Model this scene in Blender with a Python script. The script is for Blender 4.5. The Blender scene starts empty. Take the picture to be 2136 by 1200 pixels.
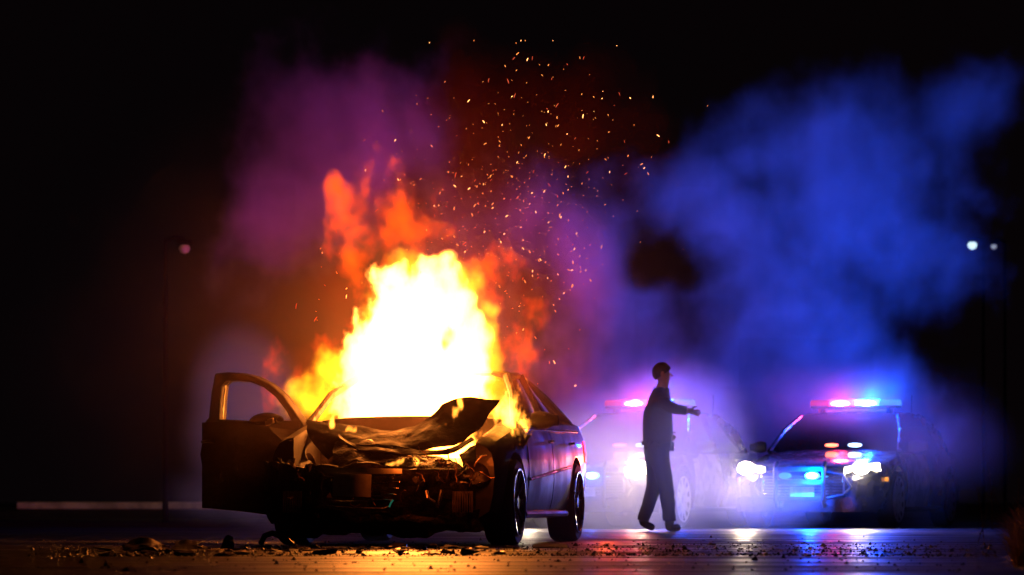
import bpy, bmesh, math, random
from math import sin, cos, pi, radians as R
from mathutils import Vector, Matrix, noise
random.seed(7)
sc = bpy.context.scene
C = sc.collection

# ------------------------------------------------------------------ camera, world, lights, exposure
F, W0, HZ, CH = 6950.0, 1068.0, 1045.0, 0.336     # focal length in photo pixels, centre column, horizon row, eye height
cd = bpy.data.cameras.new("camera"); cam = bpy.data.objects.new("camera", cd); C.objects.link(cam)
cam.location = (0, 0, CH); cam.rotation_euler = (pi/2, 0, 0)
cd.sensor_width = 36; cd.lens = F/2136*36; cd.shift_y = (HZ-600)/2136; cd.clip_start = .5; cd.clip_end = 1500
cd.dof.use_dof = True; cd.dof.focus_distance = 25.2; cd.dof.aperture_fstop = 3.2; cd.dof.aperture_blades = 9
sc.camera = cam
wd = bpy.data.worlds.new("World"); sc.world = wd; wd.use_nodes = True
wd.node_tree.nodes['Background'].inputs[0].default_value = (.0017, .0009, .0012, 1)
wd.node_tree.nodes['Background'].inputs[1].default_value = 1.0
sc.view_settings.view_transform = 'Standard'; sc.view_settings.look = 'None'; sc.view_settings.exposure = 0; sc.view_settings.gamma = 1
cy = sc.cycles
cy.volume_bounces = 0; cy.max_bounces = 5; cy.diffuse_bounces = 2; cy.glossy_bounces = 3; cy.transmission_bounces = 2; cy.transparent_max_bounces = 8
cy.use_denoising = True; cy.sample_clamp_indirect = 6; cy.sample_clamp_direct = 0; cy.volume_step_rate = 1.0; cy.volume_max_steps = 512
cy.use_adaptive_sampling = True; cy.adaptive_threshold = 0.02; cy.caustics_reflective = False; cy.caustics_refractive = False

RED, BLUE, WARM = (1, .02, .10), (.0, .07, 1), (1, .74, .50)
FIRE_POWER, BAR_POWER, HEAD_POWER = 130, 420, 110
PT = -10.5        # heading of the burning car, degrees
PP = -20.0        # heading of the patrol cars

def at(px, py, D):                       # a point of the place seen at this pixel, D metres away
    return Vector(((px-W0)*D/F, D, CH+(HZ-py)*D/F))
def lamp(name, kind, loc, col, power, parent=None, radius=.05, direction=None, cone=60, blend=.5):
    l = bpy.data.lights.new(name, kind); l.energy = power; l.color = col; l.shadow_soft_size = radius
    if kind == 'SPOT': l.spot_size = R(cone); l.spot_blend = blend
    o = bpy.data.objects.new(name, l); C.objects.link(o); o.location = loc
    if direction is not None: o.rotation_euler = Vector(direction).to_track_quat('-Z', 'Y').to_euler()
    if parent: o.parent = parent
    return o

# ------------------------------------------------------------------ materials
def mat(name, col=(.2,.2,.2), rough=.5, metal=0, emit=None, es=0, spec=.5, coat=0, bump=0, bscale=30, var=0, vscale=6, alpha=1):
    m = bpy.data.materials.new(name); m.use_nodes = True; nt = m.node_tree; b = nt.nodes['Principled BSDF']
    b.inputs['Base Color'].default_value = (*col, 1); b.inputs['Roughness'].default_value = rough; b.inputs['Metallic'].default_value = metal
    b.inputs['Specular IOR Level'].default_value = spec; b.inputs['Coat Weight'].default_value = coat; b.inputs['Coat Roughness'].default_value = .06
    b.inputs['Alpha'].default_value = alpha
    if emit: b.inputs['Emission Color'].default_value = (*emit, 1); b.inputs['Emission Strength'].default_value = es
    tc = nt.nodes.new('ShaderNodeTexCoord')
    if var:
        n = nt.nodes.new('ShaderNodeTexNoise'); n.inputs['Scale'].default_value = vscale; n.inputs['Detail'].default_value = 6
        nt.links.new(tc.outputs['Object'], n.inputs['Vector'])
        mx = nt.nodes.new('ShaderNodeMix'); mx.data_type = 'RGBA'
        mx.inputs[6].default_value = (*[c*(1-var) for c in col], 1); mx.inputs[7].default_value = (*[min(1, c*(1+var)) for c in col], 1)
        mr = nt.nodes.new('ShaderNodeMapRange'); mr.inputs[1].default_value = .35; mr.inputs[2].default_value = .65
        nt.links.new(n.outputs[0], mr.inputs[0]); nt.links.new(mr.outputs[0], mx.inputs[0]); nt.links.new(mx.outputs[2], b.inputs['Base Color'])
        m2 = nt.nodes.new('ShaderNodeMapRange'); m2.inputs[1].default_value = .3; m2.inputs[2].default_value = .7
        m2.inputs[3].default_value = max(.04, rough-.15); m2.inputs[4].default_value = min(1, rough+.2)
        nt.links.new(n.outputs[0], m2.inputs[0]); nt.links.new(m2.outputs[0], b.inputs['Roughness'])
    if bump:
        n2 = nt.nodes.new('ShaderNodeTexNoise'); n2.inputs['Scale'].default_value = bscale; n2.inputs['Detail'].default_value = 5
        nt.links.new(tc.outputs['Object'], n2.inputs['Vector'])
        bp = nt.nodes.new('ShaderNodeBump'); bp.inputs['Strength'].default_value = bump; bp.inputs['Distance'].default_value = .02
        nt.links.new(n2.outputs[0], bp.inputs['Height']); nt.links.new(bp.outputs[0], b.inputs['Normal'])
    return m
M = dict(
    sedan=mat('sedan_paint', (.034,.030,.032), .5, .2, coat=.15, var=.25, vscale=3),
    scorch=mat('scorched_paint', (.022,.016,.014), .6, .1, var=.5, vscale=9, bump=.4, bscale=22, spec=.4),
    bonnet=mat('burnt_bonnet', (.014,.008,.006), .8, 0, var=.6, vscale=9, bump=.4, bscale=22, spec=.12),
    black=mat('black_paint', (.012,.012,.015), .2, 0, coat=1, var=.2),
    white=mat('white_paint', (.75,.75,.73), .25, 0, coat=.8, var=.06),
    plastic=mat('black_plastic', (.015,.015,.016), .45, 0, var=.4, bump=.15),
    charred=mat('charred_metal', (.03,.024,.02), .55, .5, var=.6, vscale=14, bump=.6, bscale=40),
    steel=mat('bare_steel', (.35,.33,.31), .35, .9, var=.4, vscale=12, bump=.2),
    chrome=mat('chrome', (.75,.75,.75), .12, 1),
    rim=mat('silver_rim', (.78,.78,.75), .35, .1, var=.15),
    alloy=mat('dark_alloy', (.22,.22,.23), .2, .9, var=.2),
    rubber=mat('rubber', (.016,.016,.016), .75, 0, bump=.3, bscale=60, var=.3),
    glass=mat('dark_glass', (.006,.007,.009), .05, 0, spec=.8, alpha=.82),
    sidegl=mat('tinted_glass', (.006,.006,.008), .06, 0, spec=.8),
    plate=mat('plate', (.62,.60,.42), .5, 0, var=.12, vscale=20),
    strip=mat('silver_strip', (.45,.48,.38), .3, .6, var=.3),
    amber=mat('amber_lens', (.6,.2,.02), .2, 0, emit=(1,.35,.03), es=1.2),
    tail=mat('red_lens', (.35,.01,.01), .15, 0, emit=(1,.02,.01), es=3),
    tailhot=mat('lit_tail_lamp', (.5,.1,.02), .2, emit=(1,.3,.05), es=14),
    dimred=mat('dim_red_lens', (.25,.01,.015), .15, emit=(1,.05,.05), es=.4),  # faint glow put into a lens whose lamp is off
    dimblue=mat('dim_blue_lens', (.02,.06,.3), .15, emit=(.1,.35,1), es=.8),  # switched-off blue lens, also given a faint glow
    litred=mat('lit_red_lens', (.5,.1,.1), .3, emit=(1,.05,.09), es=6),
    litblue=mat('lit_blue_lens', (.2,.3,.6), .3, emit=(.06,.32,1), es=8),
    corered=mat('red_lamp_core', (.8,.4,.4), .3, emit=(1,.62,.55), es=30),
    coreblue=mat('blue_lamp_core', (.5,.7,.9), .3, emit=(.62,.85,1), es=36),
    smallred=mat('small_red_glow', (.5,.1,.1), .3, emit=(1,.16,.08), es=5),
    smallblue=mat('small_blue_glow', (.2,.3,.6), .3, emit=(.5,.8,1), es=6),
    head=mat('headlight_lens', (.8,.8,.8), .1, emit=(1,.86,.62), es=60),
    headrim=mat('headlight_strip', (.8,.8,.8), .1, emit=(1,.86,.62), es=12),
    ember=mat('ember', (.1,.02,.0), .8, emit=(1,.28,.06), es=2.3),
    emberhot=mat('hot_ember', (.1,.02,.0), .8, emit=(1,.38,.11), es=5.5),
    emberred=mat('dying_ember', (.1,.02,.0), .8, emit=(1,.12,.05), es=1.0),
    cloth=mat('dark_uniform', (.02,.02,.03), .8, var=.3, bump=.2),
    pants=mat('dark_trousers', (.03,.028,.035), .8, var=.3, bump=.2),
    skin=mat('skin', (.42,.25,.18), .5, var=.1),
    hair=mat('short_dark_hair', (.02,.014,.01), .6, bump=.5, bscale=90),
    boot=mat('black_boot', (.01,.01,.01), .25, coat=.3),
    reflect=mat('reflective_band', (.5,.5,.35), .4, .3),
    concrete=mat('kerb_concrete', (.70,.58,.34), .8, var=.3, vscale=4, bump=.3),
    pole=mat('painted_pole', (.006,.005,.005), .9, 0, spec=.05),
    stalk=mat('dry_stalk', (.22,.13,.08), .8, var=.4),
    blade=mat('grass_blade', (.30,.20,.10), .8, var=.5, vscale=3),
    soil=mat('verge_soil', (.03,.022,.015), .95, var=.5, bump=.6, bscale=14),
    stone=mat('road_grit', (.02,.018,.017), .5, var=.5),
    wire=mat('burnt_wire', (.16,.09,.05), .4, .7),
    greenwire=mat('green_cable', (.02,.45,.30), .3, 0, emit=(.05,.5,.32), es=.15),  # cable given a faint glow though it is no lamp
    coolant=mat('radiator_fins', (.30,.24,.18), .4, .8, var=.4, vscale=10),
    far1=mat('far_lamp_glass', (.7,.8,.8), .3, emit=(.60,.85,.92), es=1.6),
    far2=mat('far_lamp_glass_dim', (.7,.8,.8), .3, emit=(.5,.55,.75), es=.5),
    far3=mat('far_lamp_glass_brown', (.7,.6,.4), .3, emit=(1,.5,.2), es=.025),
)

_nt = M['blade'].node_tree; _tr = _nt.nodes.new('ShaderNodeBsdfTranslucent'); _tr.inputs[0].default_value = (.32, .20, .09, 1); _mx = _nt.nodes.new('ShaderNodeMixShader')
_nt.links.new(_nt.nodes['Principled BSDF'].outputs[0], _mx.inputs[1]); _nt.links.new(_tr.outputs[0], _mx.inputs[2])
_nt.links.new(_mx.outputs[0], _nt.nodes['Material Output'].inputs['Surface'])

# ------------------------------------------------------------------ mesh helpers
class MB:
    def __init__(s): s.v = []; s.f = []
    def add(s, vs, fs):
        n = len(s.v); s.v += [tuple(v) for v in vs]; s.f += [tuple(i+n for i in f) for f in fs]; return s
    def box(s, c, d, rot=None):
        c = Vector(c); hx, hy, hz = d[0]/2, d[1]/2, d[2]/2
        vs = [Vector((x, y, z)) for x in (-hx, hx) for y in (-hy, hy) for z in (-hz, hz)]
        if rot is not None: vs = [rot @ v for v in vs]
        return s.add([c+v for v in vs], [(0,1,3,2),(4,6,7,5),(0,4,5,1),(2,3,7,6),(0,2,6,4),(1,5,7,3)])
    def tube(s, pts, r, n=8, r2=None, closed=False):
        pts = [Vector(p) for p in pts]; vs = []; fs = []; m = len(pts)
        prev = None
        for i, p in enumerate(pts):
            if closed: d = pts[(i+1) % m]-pts[i-1]
            else: d = pts[min(i+1, m-1)]-pts[max(i-1, 0)]
            d.normalize()
            if prev is None: u = d.orthogonal().normalized()
            else: u = (prev-d*prev.dot(d)); u = u.normalized() if u.length > 1e-6 else d.orthogonal().normalized()
            prev = u; w = d.cross(u)
            rr = r[i] if isinstance(r, (list, tuple)) else (r if r2 is None else r+(r2-r)*i/max(1, m-1))
            for k in range(n):
                a = 2*pi*k/n; vs.append(p+(u*cos(a)+w*sin(a))*rr)
        for i in range(m if closed else m-1):
            j = (i+1) % m
            for k in range(n):
                l = (k+1) % n; fs.append((i*n+k, i*n+l, j*n+l, j*n+k))
        if not closed: fs += [tuple(range(n))[::-1], tuple((m-1)*n+k for k in range(n))]
        return s.add(vs, fs)
    def lathe(s, prof, n=40, axis='x', c=(0,0,0)):       # profile of (radius, along-axis) closed loop
        vs = []; m = len(prof); c = Vector(c)
        for k in range(n):
            a = 2*pi*k/n
            for r, t in prof:
                v = {'x': (t, r*cos(a), r*sin(a)), 'y': (r*cos(a), t, r*sin(a)), 'z': (r*cos(a), r*sin(a), t)}[axis]
                vs.append(c+Vector(v))
        fs = [(k*m+i, k*m+(i+1) % m, ((k+1) % n)*m+(i+1) % m, ((k+1) % n)*m+i) for k in range(n) for i in range(m)]
        return s.add(vs, fs)
    def disc(s, c, r, t, n=24, axis='y', rz=None):
        c = Vector(c); rz = rz or r; vs = []
        for q in (-t/2, t/2):
            for k in range(n):
                a = 2*pi*k/n; x, z = r*cos(a), rz*sin(a)
                vs.append(c+Vector({'y': (x, q, z), 'x': (q, x, z), 'z': (x, z, q)}[axis]))
        return s.add(vs, [tuple(range(n)), tuple(range(2*n-1, n-1, -1))]+[(k, (k+1) % n, n+(k+1) % n, n+k) for k in range(n)])
    def grid(s, P, thick=0, close=False):                # P[i][j] Vectors
        a, b = len(P), len(P[0]); vs = [P[i][j] for i in range(a) for j in range(b)]
        fs = [(i*b+j, (i+1)*b+j, (i+1)*b+j+1, i*b+j+1) for i in range(a-1) for j in range(b-1)]
        if thick:
            me = [[Vector((0,0,0)) for _ in range(b)] for _ in range(a)]
            for i in range(a):
                for j in range(b):
                    du = P[min(i+1, a-1)][j]-P[max(i-1, 0)][j]; dv = P[i][min(j+1, b-1)]-P[i][max(j-1, 0)]
                    nn = du.cross(dv); me[i][j] = nn.normalized() if nn.length > 1e-9 else Vector((0,0,1))
            vs += [P[i][j]-me[i][j]*thick for i in range(a) for j in range(b)]
            o = a*b; fs += [tuple(o+q for q in f[::-1]) for f in fs]
            ring = [(0, j) for j in range(b)]+[(i, b-1) for i in range(1, a)]+[(a-1, j) for j in range(b-2, -1, -1)]+[(i, 0) for i in range(a-2, 0, -1)]
            for k in range(len(ring)):
                p, q = ring[k], ring[(k+1) % len(ring)]; p, q = p[0]*b+p[1], q[0]*b+q[1]
                fs.append((p, q, q+o, p+o))
        return s.add(vs, fs)
    def build(s, name, m, parent=None, smooth=True, bevel=0, angle=35, loc=None):
        me = bpy.data.meshes.new(name); me.from_pydata(s.v, [], s.f); me.update()
        bm = bmesh.new(); bm.from_mesh(me); bmesh.ops.recalc_face_normals(bm, faces=bm.faces); bm.to_mesh(me); bm.free()
        if smooth:
            me.polygons.foreach_set('use_smooth', [True]*len(me.polygons)); me.set_sharp_from_angle(angle=R(angle))
        me.materials.append(m)
        o = bpy.data.objects.new(name, me); C.objects.link(o)
        if parent: o.parent = parent
        if loc is not None: o.location = loc
        if bevel:
            md = o.modifiers.new('bevel', 'BEVEL'); md.width = bevel; md.segments = 2; md.limit_method = 'ANGLE'; md.angle_limit = R(40)
        return o
def tag(o, label=None, cat=None, group=None, kind=None):
    if label: o['label'] = label
    if cat: o['category'] = cat
    if group: o['group'] = group
    if kind: o['kind'] = kind
    return o
def empty(name, loc, rz=0, **k):
    o = bpy.data.objects.new(name, None); C.objects.link(o); o.location = loc; o.rotation_euler = (0,0,rz); o.empty_display_size = .2
    return tag(o, **k)
def dup(o, parent=None):
    c = o.copy(); C.objects.link(c)
    if parent: c.parent = parent
    for ch in [x for x in C.objects if x.parent == o]: dup(ch, c)
    return c
def cut(o, cutters):
    for k, cb in enumerate(cutters):
        ob = cb.build('cutter', M['plastic'], o.parent, smooth=False)
        md = o.modifiers.new('b', 'BOOLEAN'); md.operation = 'DIFFERENCE'; md.object = ob; md.solver = 'EXACT'
        bpy.context.view_layer.update()
        dg = bpy.context.evaluated_depsgraph_get(); me = bpy.data.meshes.new_from_object(o.evaluated_get(dg))
        o.modifiers.remove(md); old = o.data; o.data = me; me.name = old.name; bpy.data.objects.remove(ob)
    o.data.set_sharp_from_angle(angle=R(30))
def lerp(a, b, t): return a+(b-a)*t
def interp(tab, y):                                      # smooth table interpolation
    if y <= tab[0][0]: return list(tab[0][1:])
    if y >= tab[-1][0]: return list(tab[-1][1:])
    for i in range(len(tab)-1):
        if tab[i][0] <= y <= tab[i+1][0]:
            t = (y-tab[i][0])/(tab[i+1][0]-tab[i][0]); p1, p2 = tab[i], tab[i+1]; p0 = tab[max(i-1, 0)]; p3 = tab[min(i+2, len(tab)-1)]
            out = []
            for k in range(1, len(p1)):
                m1 = (p2[k]-p0[k])/max(1e-6, p2[0]-p0[0]); m2 = (p3[k]-p1[k])/max(1e-6, p3[0]-p1[0]); h = p2[0]-p1[0]
                out.append((2*t**3-3*t*t+1)*p1[k]+(t**3-2*t*t+t)*h*m1+(-2*t**3+3*t*t)*p2[k]+(t**3-t*t)*h*m2)
            return out

# ------------------------------------------------------------------ ground: one sheet of wet asphalt, long low ridges across it
def ridge(x, y):
    z = 0
    w = .25*noise.noise(Vector((x*.25, y*.2, 3)))
    z += .010*noise.noise(Vector((x*.10, y*1.1+w, 0)))
    z += .006*noise.noise(Vector((x*.16, y*2.7+w*2, 7)))
    z += .0030*noise.noise(Vector((x*.7, y*6, 9)))
    if 19.5 < y < 36: z += .007*max(0, sin((y+.35*noise.noise(Vector((x*.25, 1, 2))))*3.9))**4*(.6+noise.noise(Vector((x*.5, y*.3, 5))))
    for yr_, hr in ((32.2,.013), (29.0,.009), (26.6,.012), (24.9,.008), (23.5,.012), (22.3,.008), (21.2,.012), (20.3,.007)):
        yy = y-yr_-.5*noise.noise(Vector((x*.22, yr_, 0)))
        if abs(yy) < .8: z += hr*math.exp(-(yy/.14)**2)*max(0, .75+1.1*noise.noise(Vector((x*.35, yr_*3, 1))))
    if y < 19.6: z = z*.15+.004
    return z if 12 < y < 60 and abs(x) < 14 else 0
xs = [-400, -120, -40, -14]+[-13.5+i*.3 for i in range(91)]+[14, 40, 120, 400]
ys = [-60, -10, 6, 12]+[12.1+i*.05 for i in range(660)]+[45.3+i*.5 for i in range(30)]+[62, 90, 200, 600]
g = MB(); g.grid([[Vector((x, y, ridge(x, y))) for x in xs] for y in ys])
m = mat('wet_asphalt', (.035,.033,.034), .3, spec=.1); nt = m.node_tree; b = nt.nodes['Principled BSDF']
ge = nt.nodes.new('ShaderNodeNewGeometry')
mp = nt.nodes.new('ShaderNodeMapping'); mp.inputs['Scale'].default_value = (.4, 3.4, 1); nt.links.new(ge.outputs['Position'], mp.inputs[0])
n1 = nt.nodes.new('ShaderNodeTexNoise'); n1.inputs['Scale'].default_value = .8; n1.inputs['Detail'].default_value = 7; n1.inputs['Roughness'].default_value = .65
nt.links.new(mp.outputs[0], n1.inputs['Vector'])
mr = nt.nodes.new('ShaderNodeMapRange'); mr.inputs[1].default_value = .42; mr.inputs[2].default_value = .62; mr.inputs[3].default_value = .30; mr.inputs[4].default_value = .70
nt.links.new(n1.outputs[0], mr.inputs[0])
sx = nt.nodes.new('ShaderNodeSeparateXYZ'); nt.links.new(ge.outputs['Position'], sx.inputs[0])
near = nt.nodes.new('ShaderNodeMapRange'); near.inputs[1].default_value = 19.45; near.inputs[2].default_value = 19.65; near.inputs[3].default_value = 1.1; near.inputs[4].default_value = 1
nt.links.new(sx.outputs['Y'], near.inputs[0]); mm_ = nt.nodes.new('ShaderNodeMath'); mm_.operation = 'MULTIPLY'
nt.links.new(mr.outputs[0], mm_.inputs[0]); nt.links.new(near.outputs[0], mm_.inputs[1]); nt.links.new(mm_.outputs[0], b.inputs['Roughness'])
n2 = nt.nodes.new('ShaderNodeTexNoise'); n2.inputs['Scale'].default_value = 45; n2.inputs['Detail'].default_value = 4; nt.links.new(ge.outputs['Position'], n2.inputs['Vector'])
bp = nt.nodes.new('ShaderNodeBump'); bp.inputs['Distance'].default_value = .004; nt.links.new(n2.outputs[0], bp.inputs['Height'])
m3 = nt.nodes.new('ShaderNodeMapRange'); m3.inputs[1].default_value = .42; m3.inputs[2].default_value = .66; m3.inputs[3].default_value = .04; m3.inputs[4].default_value = .5
nt.links.new(n1.outputs[0], m3.inputs[0]); nt.links.new(m3.outputs[0], bp.inputs['Strength']); nt.links.new(bp.outputs[0], b.inputs['Normal'])
tag(g.build('road', m), kind='structure', label='wet dark asphalt road reflecting fire and lamps')

# ------------------------------------------------------------------ volumes (smoke and flames as density grids)
def volume(name, blobs, bounds, vox, ns, nd, amp, lo, hi, gain, vmat, zs=1.0, warp=0, wscale=1, rough=.55, seed=0, label='', ys_=1.0, step=0):
    """blobs: (centre, radii, tilt about y in degrees, weight)"""
    ng = bpy.data.node_groups.new(name, 'GeometryNodeTree'); ng.interface.new_socket("Geometry", in_out='OUTPUT', socket_type='NodeSocketGeometry')
    N, L = ng.nodes.new, ng.links.new
    def math_(op, a, b=None):
        n = N('ShaderNodeMath'); n.operation = op
        for i, q in enumerate((a, b)):
            if q is None: continue
            if isinstance(q, (int, float)): n.inputs[i].default_value = q
            else: L(q, n.inputs[i])
        return n.outputs[0]
    def vm(op, a, b, out=0):
        n = N('ShaderNodeVectorMath'); n.operation = op
        for i, q in enumerate((a, b)):
            if q is None: continue
            if isinstance(q, (tuple, Vector)): n.inputs[i].default_value = tuple(q)
            else: L(q, n.inputs[i])
        return n.outputs[out]
    pos = N('GeometryNodeInputPosition').outputs[0]
    p2 = vm('MULTIPLY', vm('ADD', pos, (seed*3.1, seed*1.7, seed*.9)), (1, ys_, zs))
    nz = N('ShaderNodeTexNoise'); nz.inputs['Scale'].default_value = ns; nz.inputs['Detail'].default_value = nd; nz.inputs['Roughness'].default_value = rough
    L(p2, nz.inputs['Vector'])
    q = pos
    if warp:
        nw = N('ShaderNodeTexNoise'); nw.inputs['Scale'].default_value = wscale; nw.inputs['Detail'].default_value = 2; L(p2, nw.inputs['Vector'])
        off = vm('MULTIPLY', vm('SUBTRACT', nw.outputs['Color'], (.5,.5,.5)), (warp*2, warp*2, warp*2)); q = vm('ADD', pos, off)
        L(vm('ADD', p2, vm('MULTIPLY', off, (.5,.5,.5))), nz.inputs['Vector'])
    acc = None
    for c, r, tilt, w in blobs:
        d = vm('SUBTRACT', q, Vector(c))
        if tilt:
            ro = N('ShaderNodeVectorRotate'); ro.rotation_type = 'Y_AXIS'; ro.inputs['Angle'].default_value = R(tilt); L(d, ro.inputs['Vector']); d = ro.outputs[0]
        ln = vm('LENGTH', vm('MULTIPLY', d, (1/r[0], 1/r[1], 1/r[2])), None, 1)
        e = math_('MULTIPLY', math_('SUBTRACT', 1.0, ln), w)
        if w < 0:                                        # a hole: pushes the field down inside
            e = math_('MINIMUM', e, 0.0); acc = math_('ADD', acc, e)
        else: acc = e if acc is None else math_('MAXIMUM', acc, e)
    v = math_('ADD', acc, math_('MULTIPLY', math_('SUBTRACT', nz.outputs[0], .5), amp))
    mr = N('ShaderNodeMapRange'); mr.inputs[1].default_value = lo; mr.inputs[2].default_value = hi; mr.inputs[4].default_value = gain; mr.interpolation_type = 'SMOOTHSTEP'; L(v, mr.inputs[0])
    vc = N('GeometryNodeVolumeCube'); L(mr.outputs[0], vc.inputs['Density'])
    mn, mx = Vector(bounds[0]), Vector(bounds[1]); vc.inputs['Min'].default_value = mn; vc.inputs['Max'].default_value = mx
    for k, s in enumerate('XYZ'): vc.inputs['Resolution '+s].default_value = max(4, int((mx-mn)[k]/(vox*(1.6 if k == 1 else 1))))
    sm = N('GeometryNodeSetMaterial'); sm.inputs['Material'].default_value = vmat; L(vc.outputs[0], sm.inputs[0])
    L(sm.outputs[0], N('NodeGroupOutput').inputs[0])
    vol = bpy.data.volumes.new(name); vol.materials.append(vmat); vol.render.step_size = step
    o = bpy.data.objects.new(name, vol); C.objects.link(o); o.modifiers.new('field', 'NODES').node_group = ng
    return tag(o, label=label, kind='stuff')
def vmat(name, col=(.8,.8,.8), aniso=.2, emit=None, es=0, dens=1, absorb=(0,0,0)):
    m = bpy.data.materials.new(name); m.use_nodes = True; nt = m.node_tree; nt.nodes.clear()
    o = nt.nodes.new('ShaderNodeOutputMaterial'); p = nt.nodes.new('ShaderNodeVolumePrincipled')
    p.inputs['Color'].default_value = (*col, 1); p.inputs['Anisotropy'].default_value = aniso; p.inputs['Density'].default_value = dens
    p.inputs['Absorption Color'].default_value = (*absorb, 1)
    if emit:
        at_ = nt.nodes.new('ShaderNodeAttribute'); at_.attribute_name = 'density'
        mu = nt.nodes.new('ShaderNodeMath'); mu.operation = 'MULTIPLY'; mu.inputs[1].default_value = es; nt.links.new(at_.outputs['Fac'], mu.inputs[0])
        nt.links.new(mu.outputs[0], p.inputs['Emission Strength']); p.inputs['Emission Color'].default_value = (*emit, 1)
    nt.links.new(p.outputs[0], o.inputs['Volume'])
    return m
def B(px, py, D, rx, rz, ry, tilt=0, w=1.0):              # radii rx, rz in photo pixels at that depth, ry in metres
    return (at(px, py, D), (rx*D/F, ry, rz*D/F), tilt, w)
VOLUMES = True
if VOLUMES:
    pale = vmat('pale_smoke', (.85,.85,.88), .15)
    D = 46.5
    volume('smoke', [
        B(1520, 620, D, 380, 420, 2.6, 0), B(1790, 390, D, 310, 280, 2.6, 20), B(1640, 840, D, 400, 320, 2.4), B(1290, 640, D, 230, 380, 2.2, 0),
        B(1900, 500, D, 170, 220, 2.0, 30, 1), B(1960, 250, D, 190, 130, 2.0, 30, .8), B(1610, 360, D, 250, 220, 2.2, 0, .8), B(1280, 880, D, 330, 300, 2.4), B(1420, 400, D, 200, 130, 2.2, 0, 1.1), B(1230, 520, D, 120, 170, 2.0, 0, 1.1),
        B(1010, 500, D, 320, 260, 2.0, 0, .8), B(710, 330, D, 300, 280, 2.3, 10, 1), B(610, 430, D, 200, 260, 2.0, 0, 1), B(860, 270, D, 190, 230, 2.0, 0, .8),
        B(1375, 500, D-1, 110, 85, 3.5, 25, -1.2), B(1445, 550, D-1, 85, 70, 3.5, -20, -1.2), B(1440, 670, D-1, 100, 150, 3.2, 12, -.7), B(1260, 190, D-1.5, 240, 150, 3.5, 0, -1.4)],
        (at(380, 1092, 49)-Vector((0,5.5,0)), at(2190, 20, 49)), .062, .8, 9, 2.0, .05, 1.3, .95, pale, warp=.65, wscale=.6, seed=2, rough=.7, ys_=.28, zs=.8,
        label='tall billows of pale smoke behind the patrol cars turned purple and blue by their lamps', step=.17)
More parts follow.
